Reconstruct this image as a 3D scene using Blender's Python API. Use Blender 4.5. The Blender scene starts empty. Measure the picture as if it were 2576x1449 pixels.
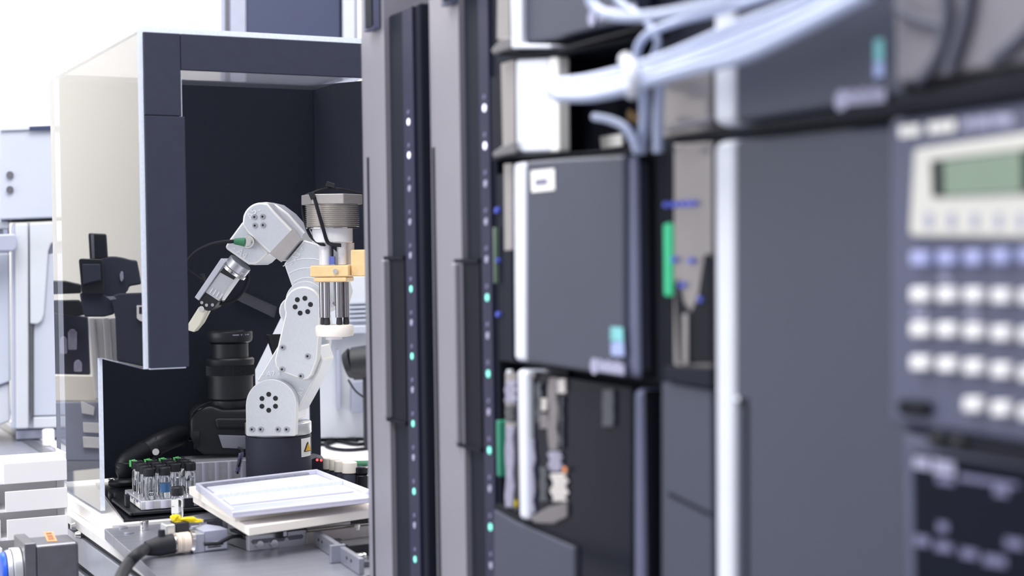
import bpy, bmesh, math, random
import numpy as np
from mathutils import Vector, Matrix
random.seed(4)
S = bpy.context.scene
C = S.collection
# ------------------------------------------------------------------ camera
F_PX, CX, CY = 3900.0, 1288.0, 724.5
CAM = np.array([0.0, 0.0, 1.21])
PITCH, ROLL = math.atan(74 / F_PX), 0.014
cf = np.array([0, math.cos(PITCH), -math.sin(PITCH)])
cu0 = np.array([0, math.sin(PITCH), math.cos(PITCH)])
ex0 = np.array([1.0, 0, 0])
cr = math.cos(ROLL) * ex0 - math.sin(ROLL) * cu0
cu = math.sin(ROLL) * ex0 + math.cos(ROLL) * cu0
cd = bpy.data.cameras.new('camera')
cd.sensor_width = 36.0
cd.lens = F_PX / 2576 * 36.0
cd.clip_start = 0.05
cd.dof.use_dof = True
cd.dof.focus_distance = 2.06
cd.dof.aperture_fstop = 5.2
cam = bpy.data.objects.new('camera', cd)
C.objects.link(cam)
cam.matrix_world = Matrix(((cr[0], cu[0], -cf[0], CAM[0]), (cr[1], cu[1], -cf[1], CAM[1]),
                           (cr[2], cu[2], -cf[2], CAM[2]), (0, 0, 0, 1)))
S.camera = cam
# ------------------------------------------------------------------ world, lamps, exposure
S.view_settings.view_transform = 'Standard'
S.view_settings.look = 'None'
S.view_settings.exposure = 0.0
S.view_settings.gamma = 1.0
S.view_settings.use_curve_mapping = False
w = bpy.data.worlds.new('room_light')
S.world = w
w.use_nodes = True
w.node_tree.nodes['Background'].inputs[0].default_value = (0.93, 0.94, 1.0, 1)
w.node_tree.nodes['Background'].inputs[1].default_value = 0.75


def area(name, loc, tgt, sx, sy, power, col=(1, 1, 1)):
    l = bpy.data.lights.new(name, 'AREA')
    l.shape = 'RECTANGLE'
    l.size, l.size_y, l.energy, l.color = sx, sy, power, col
    o = bpy.data.objects.new(name, l)
    C.objects.link(o)
    o.location = loc
    o.rotation_euler = (Vector(tgt) - Vector(loc)).to_track_quat('-Z', 'Y').to_euler()
    return o


area('overhead_light', (-0.3, 1.9, 2.75), (-0.3, 1.9, 0), 1.2, 1.2, 52, (1, 0.99, 0.97))
area('overhead_light', (-1.6, 3.2, 2.75), (-1.6, 3.2, 0), 1.2, 1.2, 38, (1, 0.98, 0.95))
area('overhead_light', (0.9, 4.0, 2.75), (0.9, 4.0, 0), 1.2, 1.2, 50, (1, 0.98, 0.95))
area('overhead_light', (-0.75, 0.7, 2.6), (-0.45, 1.8, 0.95), 0.9, 0.9, 26, (1, 0.99, 0.98))  # added front fill to brighten the bench and robot
area('window_light', (-3.2, 0.6, 1.7), (0.2, 1.5, 1.1), 2.0, 1.6, 40, (0.95, 0.97, 1))


# ------------------------------------------------------------------ projection helpers
def ray(px, py):
    return cf + cr * (px - CX) / F_PX - cu * (py - CY) / F_PX


def pz(px, py, z):
    d = ray(px, py)
    return CAM + d * (z - CAM[2]) / d[2]


def at(px, py, Y):
    d = ray(px, py)
    return CAM + d * Y / d[1]


class Frame:
    def __init__(s, o, deg):
        s.o = np.array(o, float)
        s.deg = deg
        t = math.radians(deg)
        s.ex = np.array([math.cos(t), math.sin(t), 0])
        s.ey = np.array([-math.sin(t), math.cos(t), 0])

    def loc(s, P):
        v = np.array(P) - s.o
        return (float(v @ s.ex), float(v @ s.ey), float(v[2]))

    def p(s, px, py, y=0.0):      # on the plane local y = const -> (x, y, z)
        d = ray(px, py)
        k = (y - (CAM - s.o) @ s.ey) / (d @ s.ey)
        return s.loc(CAM + d * k)

    def q(s, px, py, x=0.0):      # on the plane local x = const
        d = ray(px, py)
        k = (x - (CAM - s.o) @ s.ex) / (d @ s.ex)
        return s.loc(CAM + d * k)

    def g(s, px, py, z):          # on the horizontal plane local z = const
        return s.loc(pz(px, py, z + s.o[2]))

    def a(s, px, py, Y):
        return s.loc(at(px, py, Y))

    def xz(s, pts, y=0.0):
        return [(lambda v: (v[0], v[2]))(s.p(a, b, y)) for a, b in pts]


# ------------------------------------------------------------------ materials
def lin(c):
    c = c / 255
    return c / 12.92 if c <= 0.04045 else ((c + 0.055) / 1.055) ** 2.4


def mat(name, rgb, rough=0.5, metal=0.0, spec=0.5, var=0.04, scale=40.0, bump=0.0, stretch=None, emit=0.0, trans=0.0,
        alpha=1.0, coat=0.0):
    m = bpy.data.materials.new(name)
    m.use_nodes = True
    nt = m.node_tree
    b = nt.nodes['Principled BSDF']
    col = [lin(v) for v in rgb] + [1]
    tc = nt.nodes.new('ShaderNodeTexCoord')
    mp = nt.nodes.new('ShaderNodeMapping')
    if stretch:
        mp.inputs['Scale'].default_value = stretch
    nz = nt.nodes.new('ShaderNodeTexNoise')
    nz.inputs['Scale'].default_value = scale
    nz.inputs['Detail'].default_value = 4
    rp = nt.nodes.new('ShaderNodeValToRGB')
    rp.color_ramp.elements[0].position = 0.3
    rp.color_ramp.elements[1].position = 0.7
    rp.color_ramp.elements[0].color = [max(0, v * (1 - var)) for v in col[:3]] + [1]
    rp.color_ramp.elements[1].color = [min(1, v * (1 + var)) for v in col[:3]] + [1]
    L = nt.links.new
    L(tc.outputs['Object'], mp.inputs['Vector'])
    L(mp.outputs['Vector'], nz.inputs['Vector'])
    L(nz.outputs['Fac'], rp.inputs['Fac'])
    L(rp.outputs['Color'], b.inputs['Base Color'])
    b.inputs['Roughness'].default_value = rough
    b.inputs['Metallic'].default_value = metal
    b.inputs['Specular IOR Level'].default_value = spec
    b.inputs['Transmission Weight'].default_value = trans
    b.inputs['Alpha'].default_value = alpha
    b.inputs['Coat Weight'].default_value = coat
    b.inputs['Coat Roughness'].default_value = 0.05
    if bump:
        bp = nt.nodes.new('ShaderNodeBump')
        bp.inputs['Strength'].default_value = bump
        bp.inputs['Distance'].default_value = 0.0006
        L(nz.outputs['Fac'], bp.inputs['Height'])
        L(bp.outputs['Normal'], b.inputs['Normal'])
    if emit:
        L(rp.outputs['Color'], b.inputs['Emission Color'])
        b.inputs['Emission Strength'].default_value = emit
    return m


def clear(name, tint=(0.97, 0.98, 1.0), gloss=1.0, haze=0.0, ior=1.5, rough=0.01):
    """thin clear plastic: see-through with a Fresnel reflection and a little milky scatter"""
    m = bpy.data.materials.new(name)
    m.use_nodes = True
    nt = m.node_tree
    nt.nodes.clear()
    N, L = nt.nodes.new, nt.links.new
    out = N('ShaderNodeOutputMaterial')
    tr = N('ShaderNodeBsdfTransparent')
    tr.inputs[0].default_value = (*tint, 1)
    df = N('ShaderNodeBsdfDiffuse')
    df.inputs[0].default_value = (0.86, 0.87, 0.92, 1)
    nz = N('ShaderNodeTexNoise')
    nz.inputs['Scale'].default_value = 5
    ma = N('ShaderNodeMath')
    ma.operation = 'MULTIPLY_ADD'
    ma.inputs[1].default_value = haze * 0.3
    ma.inputs[2].default_value = haze * 0.85
    L(nz.outputs['Fac'], ma.inputs[0])
    m1 = N('ShaderNodeMixShader')
    L(ma.outputs[0], m1.inputs[0])
    L(tr.outputs[0], m1.inputs[1])
    L(df.outputs[0], m1.inputs[2])
    gl = N('ShaderNodeBsdfGlossy')
    gl.inputs['Roughness'].default_value = rough
    fr = N('ShaderNodeFresnel')
    fr.inputs['IOR'].default_value = ior
    mg = N('ShaderNodeMath')
    mg.operation = 'MULTIPLY'
    mg.inputs[1].default_value = gloss
    mg.use_clamp = True
    L(fr.outputs[0], mg.inputs[0])
    m2 = N('ShaderNodeMixShader')
    L(mg.outputs[0], m2.inputs[0])
    L(m1.outputs[0], m2.inputs[1])
    L(gl.outputs[0], m2.inputs[2])
    L(m2.outputs[0], out.inputs[0])
    return m


M = {}
M['wall'] = mat('cream_wall_paint', (251, 247, 239), 0.8, var=0.01, scale=3)
M['floor'] = mat('grey_vinyl_floor', (150, 150, 158), 0.5, var=0.05, scale=8)
M['lining'] = mat('black_foam_lining', (39, 43, 54), 0.75, spec=0.2, var=0.06, scale=120, bump=0.15)
M['strip'] = mat('charcoal_strip', (54, 57, 73), 0.7, spec=0.2, var=0.05, scale=90, bump=0.1)
M['acryl'] = clear('clear_acrylic_sheet', haze=0.0, ior=1.55, gloss=1.7)
M['pass'] = clear('clear_acrylic_inner_face', tint=(1, 1, 1), haze=0.0, gloss=0.0)
M['topcl'] = clear('frosted_acrylic_roof', (0.74, 0.74, 0.77), haze=0.25, gloss=0.25, ior=1.3, rough=0.3)
M['edge'] = mat('polished_acrylic_edge', (226, 234, 250), 0.35, var=0.06, scale=300)
M['rackcl'] = clear('clear_rack_plastic', (0.96, 0.96, 1.0), haze=0.62, ior=1.45)
M['milky'] = mat('milky_lilac_plastic', (228, 228, 246), 0.22, var=0.02, scale=20, trans=0.1)
M['vialglass'] = mat('vial_glass', (250, 252, 255), 0.02, var=0.0, trans=1.0)
M['plugcream'] = mat('cream_coupling', (222, 208, 192), 0.4, var=0.03)
M['haze'] = clear('matte_clear_strip', (0.9, 0.9, 0.97), haze=0.035, ior=1.4, rough=0.2)
M['alu'] = mat('bead_blasted_aluminium', (220, 224, 229), 0.42, 0.3, var=0.03, scale=400, bump=0.12)
M['alu2'] = mat('machined_aluminium', (205, 207, 211), 0.3, 0.6, var=0.04, scale=200, stretch=(1, 1, 12))
M['warmalu'] = mat('warm_grey_metal', (190, 184, 181), 0.4, 0.4, var=0.05, scale=150)
M['steel'] = mat('brushed_steel_plate', (168, 170, 182), 0.34, 0.75, var=0.14, scale=18, stretch=(1, 14, 1), bump=0.1)
M['steeldk'] = mat('dark_steel', (120, 120, 128), 0.35, 0.8, var=0.08, scale=60)
M['chrome'] = mat('polished_chrome', (228, 226, 224), 0.12, 1.0, var=0.02)
M['screw'] = mat('screw_steel', (186, 188, 194), 0.35, 0.7, var=0.05)
M['hole'] = mat('bolt_hole_black', (24, 26, 32), 0.6, var=0.05)
M['black'] = mat('satin_black_plastic', (32, 34, 40), 0.42, spec=0.4, var=0.05, scale=150)
M['blackgl'] = mat('gloss_black_panel', (26, 27, 34), 0.16, spec=0.35, var=0.1, scale=60)
M['rubber'] = mat('black_rubber', (34, 35, 42), 0.6, spec=0.3, var=0.05, scale=300)
M['basebk'] = mat('charcoal_coating', (52, 54, 70), 0.55, spec=0.3, var=0.05, scale=500, bump=0.1)
M['white'] = mat('white_plastic', (240, 239, 242), 0.4, var=0.02)
M['binw'] = mat('translucent_white_bin', (242, 241, 244), 0.45, var=0.015, scale=20)
M['cream'] = mat('cream_plastic_slab', (255, 247, 236), 0.5, var=0.015, scale=30)
M['paleblue'] = mat('pale_blue_grey_enamel', (180, 186, 201), 0.45, var=0.02, scale=10)
M['whiteen'] = mat('white_enamel', (212, 215, 224), 0.4, var=0.02, scale=10)
M['bench'] = mat('white_aluminium_edge', (238, 236, 234), 0.4, 0.1, var=0.03, scale=60)
M['profile'] = mat('anodised_profile', (186, 190, 202), 0.35, 0.6, var=0.04, scale=50)
M['navy'] = mat('slate_blue_panel', (40, 50, 84), 0.5, var=0.06, scale=6)
M['midgrey'] = mat('mid_grey_enamel', (158, 162, 182), 0.5, var=0.04)
M['orange'] = mat('amber_resin', (248, 214, 156), 0.3, var=0.06, scale=90)
M['green'] = mat('green_plastic', (60, 132, 92), 0.4, var=0.05)
M['neongr'] = mat('bright_green_label', (110, 214, 120), 0.5, var=0.05)
M['yellow'] = mat('yellow_tape', (250, 222, 20), 0.5, var=0.08, scale=120, bump=0.3)
M['sticker'] = mat('white_label_paper', (244, 243, 240), 0.6, var=0.02)
M['warn'] = mat('warning_yellow', (226, 176, 40), 0.5, var=0.03)
M['ink'] = mat('black_ink', (40, 40, 46), 0.6, var=0.05)
M['orst'] = mat('orange_sticker', (240, 150, 100), 0.5, var=0.04)
M['blueliq'] = mat('blue_liquid', (88, 158, 222), 0.2, var=0.05, trans=0.3)
M['blue'] = mat('cobalt_blue_cap', (24, 88, 214), 0.35, var=0.08)
M['purple'] = mat('blue_violet_plastic', (96, 110, 186), 0.45, var=0.05)
M['finger'] = mat('ivory_finger', (252, 247, 226), 0.35, var=0.03)
# instrument row
M['towerlt'] = mat('light_grey_tower_skin', (138, 136, 146), 0.4, 0.12, var=0.02, scale=20)
M['towerdk'] = mat('blue_black_tower_glass', (27, 31, 43), 0.55, spec=0.12, var=0.04, scale=10)
M['ledstrip'] = mat('violet_black_strip', (43, 44, 68), 0.45, spec=0.2, var=0.03)
M['seam'] = mat('dark_seam', (26, 28, 37), 0.7, spec=0.15, var=0.05)
M['door'] = mat('slate_grey_door', (61, 66, 84), 0.45, 0.05, var=0.03, scale=12)
M['bevel'] = mat('lilac_grey_bevel', (98, 102, 129), 0.4, 0.1, var=0.03)
M['trim'] = mat('white_silver_trim', (224, 228, 240), 0.3, 0.0, var=0.02)
M['flank'] = mat('glossy_silver_flank', (150, 146, 148), 0.12, 0.35, var=0.03)
M['smoke'] = mat('smoked_glass', (24, 27, 39), 0.14, spec=0.06, var=0.05)
M['console'] = mat('violet_grey_console', (80, 84, 109), 0.45, var=0.03)
M['lcdbez'] = mat('ivory_bezel', (210, 209, 203), 0.5, var=0.02)
M['lcd'] = mat('green_lcd_glass', (130, 149, 132), 0.25, var=0.03)
M['btnblue'] = mat('periwinkle_button', (168, 174, 222), 0.5, var=0.02)
M['ivoryglass'] = mat('beige_grey_cover', (124, 122, 130), 0.35, var=0.04, scale=12)
M['tube'] = mat('translucent_tubing', (180, 191, 222), 0.3, var=0.03, trans=0.15)
M['brass'] = mat('brass_fitting', (150, 126, 92), 0.35, 0.7, var=0.05)
M['ledw'] = mat('lit_white_led', (226, 226, 255), 0.4, emit=1.6)
M['hose'] = mat('grey_violet_hose', (84, 86, 104), 0.5, var=0.03)
M['bgwhite'] = mat('pale_cabinet_enamel', (190, 194, 203), 0.45, var=0.02, scale=10)
M['ledd'] = mat('unlit_lavender_led', (164, 164, 192), 0.4, var=0.03)
M['leddim'] = mat('unlit_grey_led', (112, 112, 146), 0.4, var=0.03)
M['ledg'] = mat('lit_mint_led', (128, 236, 214), 0.4, emit=1.0)
M['bluedot'] = mat('lit_blue_dot', (74, 86, 186), 0.4, emit=0.35)
M['bar'] = mat('lit_green_bar', (44, 170, 122), 0.4, emit=0.5)
M['bar2'] = mat('dim_green_bar', (46, 128, 104), 0.4, emit=0.25)
M['lip'] = mat('warm_grey_lip', (104, 103, 108), 0.45, var=0.03)
M['streakgrey'] = mat('grey_streak', (62, 65, 74), 0.4, var=0.1)  # grey tone of the streaks at the smoked window
M['beige'] = mat('grey_beige_streak', (118, 113, 118), 0.3, 0.2, var=0.12, scale=150)
M['lilac'] = mat('lilac_grey_gloss', (150, 149, 172), 0.3, 0.2, var=0.15, scale=150)
M['ivory'] = mat('ivory_streak', (196, 190, 188), 0.35, var=0.1, scale=150)
M['thread'] = mat('bright_thread_metal', (226, 222, 218), 0.26, 0.75, var=0.03)
M['needle'] = mat('grey_needle_steel', (158, 155, 160), 0.22, 0.9, var=0.04)
M['edgealu'] = mat('bright_chamfer', (248, 247, 242), 0.35, 0.15, var=0.01)  # machined chamfers, with their edge highlights lightened into the colour
M['bardim'] = mat('unlit_green_bar', (112, 132, 118), 0.4)
M['lilacstrip'] = mat('lilac_film_strip', (176, 180, 226), 0.4, var=0.04)
M['teal'] = mat('teal_blue_label', (120, 190, 196), 0.5, var=0.2, scale=60)
M['pblue'] = mat('pale_blue_label', (160, 176, 224), 0.5, var=0.1, scale=60)
M['red'] = mat('lit_red_led', (255, 90, 80), 0.4, emit=1.5)
M['engrave'] = mat('white_engraving', (246, 248, 252), 0.5, var=0.02)


# ------------------------------------------------------------------ mesh builder
class B:
    def __init__(s):
        s.bm = bmesh.new()
        s.mi = 0

    def _tag(s, faces):
        for f in faces:
            f.material_index = s.mi

    def hull8(s, lo, hi):
        """lo/hi: matching loops of 3D points, closed into a prism"""
        a = [s.bm.verts.new(p) for p in lo]
        b = [s.bm.verts.new(p) for p in hi]
        n = len(a)
        fs = [s.bm.faces.new(a[::-1]), s.bm.faces.new(b)]
        for i in range(n):
            fs.append(s.bm.faces.new((a[i], a[(i + 1) % n], b[(i + 1) % n], b[i])))
        s._tag(fs)
        return s

    def box(s, x0, x1, y0, y1, z0, z1):
        return s.hull8([(x0, y0, z0), (x1, y0, z0), (x1, y1, z0), (x0, y1, z0)],
                       [(x0, y0, z1), (x1, y0, z1), (x1, y1, z1), (x0, y1, z1)])

    def pxz(s, pts, y0, y1):
        return s.hull8([(x, y1, z) for x, z in pts], [(x, y0, z) for x, z in pts])

    def pyz(s, pts, x0, x1):
        return s.hull8([(x0, y, z) for y, z in pts], [(x1, y, z) for y, z in pts])

    def pxy(s, pts, z0, z1):
        return s.hull8([(x, y, z0) for x, y in pts], [(x, y, z1) for x, y in pts])

    def cone(s, p0, p1, r0, r1=None, n=28):
        r1 = r0 if r1 is None else r1
        p0, p1 = Vector(p0), Vector(p1)
        d = (p1 - p0).normalized()
        u = d.orthogonal().normalized()
        v = d.cross(u)
        lo = [p0 + (u * math.cos(t) + v * math.sin(t)) * r0 for t in [2 * math.pi * i / n for i in range(n)]]
        hi = [p1 + (u * math.cos(t) + v * math.sin(t)) * r1 for t in [2 * math.pi * i / n for i in range(n)]]
        return s.hull8(lo, hi)

    def lathe(s, prof, c=(0, 0, 0), n=40):
        """prof: (r, z) bottom to top round the vertical axis"""
        rings = []
        for r, z in prof:
            if r < 1e-6:
                rings.append([s.bm.verts.new((c[0], c[1], c[2] + z))])
            else:
                rings.append([s.bm.verts.new((c[0] + r * math.cos(2 * math.pi * i / n), c[1] + r * math.sin(2 * math.pi * i / n), c[2] + z)) for i in range(n)])
        fs = []
        for a, b in zip(rings, rings[1:]):
            for i in range(n):
                j = (i + 1) % n
                q = [a[i % len(a)], a[j % len(a)], b[j % len(b)], b[i % len(b)]]
                q = list(dict.fromkeys(q))
                if len(q) > 2:
                    fs.append(s.bm.faces.new(q))
        for r, flip in ((rings[0], True), (rings[-1], False)):
            if len(r) > 1:
                fs.append(s.bm.faces.new(r[::-1] if flip else r))
        s._tag(fs)
        return s

    def tube(s, pts, r, n=10, sub=6, flat=1.0):
        P = [Vector(p) for p in pts]
        if len(P) > 2 and sub > 1:
            Q = [P[0] * 2 - P[1]] + P + [P[-1] * 2 - P[-2]]
            out = []
            for i in range(1, len(Q) - 2):
                for k in range(sub):
                    t = k / sub
                    a, b, c, d = Q[i - 1:i + 3]
                    out.append(0.5 * ((2 * b) + (c - a) * t + (2 * a - 5 * b + 4 * c - d) * t * t + (3 * b - a - 3 * c + d) * t ** 3))
            P = out + [P[-1]]
        rings = []
        u = None
        for i, p in enumerate(P):
            d = (P[min(i + 1, len(P) - 1)] - P[max(i - 1, 0)]).normalized()
            u = d.orthogonal().normalized() if u is None else (u - d * u.dot(d)).normalized()
            v = d.cross(u)
            rings.append([s.bm.verts.new(p + (u * math.cos(2 * math.pi * k / n) + v * flat * math.sin(2 * math.pi * k / n)) * r) for k in range(n)])
        fs = []
        for a, b in zip(rings, rings[1:]):
            for k in range(n):
                fs.append(s.bm.faces.new((a[k], a[(k + 1) % n], b[(k + 1) % n], b[k])))
        fs.append(s.bm.faces.new(rings[0][::-1]))
        fs.append(s.bm.faces.new(rings[-1]))
        s._tag(fs)
        return s


def obj(name, b, m, parent=None, bevel=0.0, seg=2, smooth=True, loc=None, rz=0.0, mirror_x=False):
    bm = b.bm
    bmesh.ops.recalc_face_normals(bm, faces=bm.faces)
    me = bpy.data.meshes.new(name)
    bm.to_mesh(me)
    bm.free()
    for mm in (m if isinstance(m, (list, tuple)) else [m]):
        me.materials.append(M[mm] if isinstance(mm, str) else mm)
    o = bpy.data.objects.new(name, me)
    C.objects.link(o)
    if parent is not None:
        o.parent = parent
    if loc is not None:
        o.location = loc
        o.rotation_euler.z = math.radians(rz)
    if smooth:
        for p in me.polygons:
            p.use_smooth = True
        me.set_sharp_from_angle(angle=math.radians(38))
    if bevel:
        md = o.modifiers.new('bevel', 'BEVEL')
        md.width = bevel
        md.segments = seg
        md.limit_method = 'ANGLE'
        md.angle_limit = math.radians(40)
        md.harden_normals = True
    return o


def tag(o, label, cat, group=None):
    o['label'], o['category'] = label, cat
    if group:
        o['group'] = group
    return o


def thing(name, label, cat, fr, group=None):
    o = bpy.data.objects.new(name, None)
    o.empty_display_size = 0.03
    C.objects.link(o)
    o.location = fr.o
    o.rotation_euler.z = math.radians(fr.deg)
    return tag(o, label, cat, group)


def struct(name, b, m):
    o = obj(name, b, m)
    o['kind'] = 'structure'
    return o


def text(name, s, p, right, up, h, m, parent, align='CENTER', depth=0.0003):
    """flat raised lettering, baseline-centred at p, running along right"""
    cu_ = bpy.data.curves.new(name, 'FONT')
    cu_.body = s
    cu_.size = h * 1.4
    cu_.align_x = align
    cu_.align_y = 'CENTER'
    cu_.extrude = depth
    cu_.resolution_u = 3
    tmp = bpy.data.objects.new(name, cu_)
    C.objects.link(tmp)
    dg = bpy.context.evaluated_depsgraph_get()
    me = bpy.data.meshes.new_from_object(tmp.evaluated_get(dg))
    bpy.data.objects.remove(tmp)
    r = Vector(right).normalized()
    u = Vector(up)
    u = (u - r * u.dot(r)).normalized()
    n = r.cross(u)
    mt = Matrix(((r.x, u.x, n.x, p[0]), (r.y, u.y, n.y, p[1]), (r.z, u.z, n.z, p[2]), (0, 0, 0, 1)))
    me.transform(mt)
    me.materials.clear()
    me.materials.append(M[m])
    o = bpy.data.objects.new(name, me)
    C.objects.link(o)
    o.parent = parent
    return o


def arc(cx, cy, r, a0, a1, n=14):
    return [(cx + r * math.cos(math.radians(a0 + (a1 - a0) * i / n)), cy - r * math.sin(math.radians(a0 + (a1 - a0) * i / n))) for i in range(n + 1)]


A = 27.2
ZB = 0.898                       # the enclosure's base plate
E = Frame((-0.412, 1.75, ZB), A)

# ================================================================== setting
b = B()
b.box(-5, 5, -1.5, 6, -0.1, 0)
struct('floor', b, 'floor')
wb = Frame((0, 4.6, 0), 14)
b = B()
b.hull8([wb.o + wb.ex * x + wb.ey * y for x, y in ((-5, 0), (4, 0), (4, .1), (-5, .1))],
        [wb.o + wb.ex * x + wb.ey * y + np.array([0, 0, 2.9]) for x, y in ((-5, 0), (4, 0), (4, .1), (-5, .1))])
struct('wall_back', b, 'wall')

# ================================================================== workbench under the enclosure
WB = Frame((E.o[0], E.o[1], 0), A)
t = thing('workbench', 'aluminium framed workbench with a pale rim carrying the clear robot enclosure', 'workbench', WB)
zt = 0.878
xl = [E.loc(pz(*c, zt))[0] for c in ((176, 1274), (308, 1419))]
xl = sum(xl) / 2
b = B(); b.pxy([(xl, -.42), (.1335, -.42), (.1335, -.315), (.145, -.283), (.17, -.2725), (.44, -.2725), (.44, .62), (xl, .62)], zt - .012, zt)
obj('table_top', b, 'bench', t, .001)
b = B(); b.box(xl + .006, .11, -.40, .60, zt - .020, zt - .0125)
obj('rim_gap_shade', b, 'hole', t)  # dark filler standing in for the shade in the gap
b = B(); b.box(xl + .001, xl + .034, -.42, .60, zt - .056, zt - .0205)
obj('frame_rail', b, 'profile', t, .0015)
b = B(); b.box(xl + .008, .11, -.40, .60, zt - .066, zt - .0565)
obj('rail_slot', b, 'hole', t)
b = B(); b.box(xl + .001, xl + .034, -.42, .60, zt - .11, zt - .0665)
obj('frame_rail', b, 'profile', t, .0015)
for x, y in ((xl + .002, -.40), (xl + .002, .55), (.40, .55), (.075, -.38)):
    if True:
        b = B(); b.box(x, x + .03, y, y + .04, 0, zt - (.1105 if x < .05 else .0125))
        obj('leg', b, 'profile', t, .001)
for c in ((188, 1324), (199, 1345)):
    v = WB.q(c[0], c[1], xl)
    b = B(); b.cone((xl + .001, v[1], v[2]), (xl - .005, v[1], v[2]), .0055, .0035, 16)
    obj('bolt', b, 'chrome', t)

# ================================================================== enclosure
t = thing('robot_enclosure', 'tall clear acrylic enclosure with charcoal front strips and black back lining around the robot arm', 'enclosure', E)
HT, HB, W_, D_ = 0.573, 0.193, 0.40, 0.512
b = B()
side = [(0.0, HT), (D_, HT), (D_, 0.0), (0.235, 0.0), (0.235, HB + .001), (0.0, HB)]
b.pyz(side, -.006, 0)
bmesh.ops.recalc_face_normals(b.bm, faces=b.bm.faces)
for f in b.bm.faces:
    f.material_index = 0 if f.normal.x < -.5 else (2 if f.normal.x > .5 else 1)
obj('side_panel', b, ['acryl', 'edge', 'pass'], t, smooth=False)
b = B(); b.box(-.006, W_, 0, D_, HT + .0003, HT + .0063)
b.bm.normal_update()
for f in b.bm.faces:
    f.material_index = 0 if abs(f.normal.z) > .5 else 1
obj('top_panel', b, ['topcl', 'edge'], t, smooth=False)
# front strips
x1 = E.p(453, 190)[0]; x0 = .0005
zbar = E.p(600, 183)[2]
z292 = E.p(412, 292)[2]
b = B(); b.box(x1 + .0005, W_, -.004, .002, zbar, HT - .0005)
obj('top_strip', b, 'strip', t, .0008)
b = B(); b.box(x0, x1 - .0002, -.004, .002, z292 + .0004, HT - .0005)
obj('corner_strip', b, 'strip', t, .0008)
b = B(); b.box(x0, E.p(470, 700)[0], -.004, .002, HB + .0008, z292 - .0004)
obj('upright_strip', b, 'strip', t, .0008)
b = B(); b.box(x1 - .0005, x1 + .0011, -.002, .004, z292, zbar - .008)
obj('front_pane_edge', b, 'edge', t)
b = B(); b.box(.001, x1, -.003, .003, HB - .0006, HB + .0007)
obj('lower_edge', b, 'edge', t)
# lining of back and right
yb = D_ - .006
back = E.xz([(150, 205), (800, 205), (800, 680), (722, 768), (642, 930), (642, 1200), (150, 1200)], yb - .006)
xa = back[0][0]; zt_ = E.p(600, 206, yb - .006)[2]
xbk = E.p(790, 400, yb - .006)[0]
poly = [(back[0][0], zt_), (xbk, zt_), (xbk, E.p(790, 690, yb - .006)[2]), back[3], back[4], (back[4][0], .004), (back[0][0], .004)]
b = B(); b.pxz(poly, yb - .006, yb)
obj('back_lining', b, 'lining', t)
xr = xbk + .0005
zr0 = E.q(905, 655, xr)[2]
b = B(); b.pyz([(.0, HT - .03), (yb, zt_), (yb, poly[2][1]), (.33, zr0), (0, zr0 - .01)], xr, xr + .005)
obj('right_lining', b, 'lining', t)
b = B(); b.box(xbk - .01, xbk + .006, yb + .0008, D_ - .0005, 0, HT - .001)
obj('back_post', b, 'lining', t)
b = B(); b.hull8([E.p(x, y, yb - .0062) for x, y in ((590, 752), (610, 733), (697, 772), (690, 800))],
                 [E.p(x, y, yb - .016) for x, y in ((590, 752), (610, 733), (697, 772), (690, 800))])
obj('clear_strip', b, 'haze', t)  # faint translucent strip set on the back lining

# base frame and black plate
BS = Frame((E.o[0], E.o[1], zt), A)
fl = BS.g(306, 1310, ZB - zt - .003)
b = B(); b.pxy([(-.012, .145), (.42, .145), (.42, .56), (-.012, .56)], 0.0002, ZB - zt - .004)
tag(obj('base_board', b, 'bench', None, .001, loc=BS.o, rz=A), 'white rimmed base board under the clear enclosure, on the workbench', 'board')
b = B(); b.pxy([(.0045, .155), (.385, .155), (.385, .50), (.045, .50)], ZB - zt - .0038, ZB - zt - .0008)
tag(obj('base_plate', b, 'blackgl', None, .0006, loc=BS.o, rz=A), 'glossy black base plate lying inside the enclosure under the vial rack', 'plate')
for c, nm in (((357, 1296), 1), ((335, 1232), 2), ((296, 1213), 3)):
    pass

# ================================================================== robot arm
ro = at(703, 1250, 2.105)
R = Frame((ro[0], ro[1], ZB), -9)
rb = thing('robot', 'silver jointed robot arm on a black base bending left inside the enclosure', 'robot', R)
zc = R.p(703, 1092)[2]
zr = R.p(703, 1060)[2]
rad = .0443
b = B(); b.lathe([(rad + .001, 0), (rad + .001, .012), (rad, .02), (rad, zc - .001), (rad - .002, zc)], n=56)
base = obj('base', b, 'basebk', rb)
# warning label wrapped round the right of the base
def wrap(px0, px1, py0, py1, r, m, nm, par, poly=None, n=6):
    bm_ = B()
    a0, a1 = [math.asin(max(-1, min(1, R.p(x, py0)[0] / rad))) for x in (px0, px1)]
    za, zb_ = R.p(px0, py1)[2], R.p(px0, py0)[2]
    vs = []
    for i in range(n + 1):
        t_ = i / n
        a_ = a0 + (a1 - a0) * t_
        if poly:
            lo, hi = poly(t_)
        else:
            lo, hi = 0, 1
        for rr in (r, r + .0003):
            for zz in (za + (zb_ - za) * lo, za + (zb_ - za) * hi):
                vs.append(bm_.bm.verts.new((rr * math.sin(a_), -rr * math.cos(a_), zz)))
    for i in range(n):
        k = i * 4
        for q in ((0, 1, 5, 4), (2, 6, 7, 3), (0, 4, 6, 2), (1, 3, 7, 5)):
            bm_.bm.faces.new([vs[k + j] for j in q])
    return obj(nm, bm_, m, par)
lab = wrap(769, 785.2, 1099, 1145, rad + .0002, 'sticker', 'warning_label', base)
wrap(773, 784.6, 1106, 1133, rad + .0007, 'ink', 'triangle_border', lab, lambda t_: (0, max(.03, 1 - abs(t_ - .45) * 2)))
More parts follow.
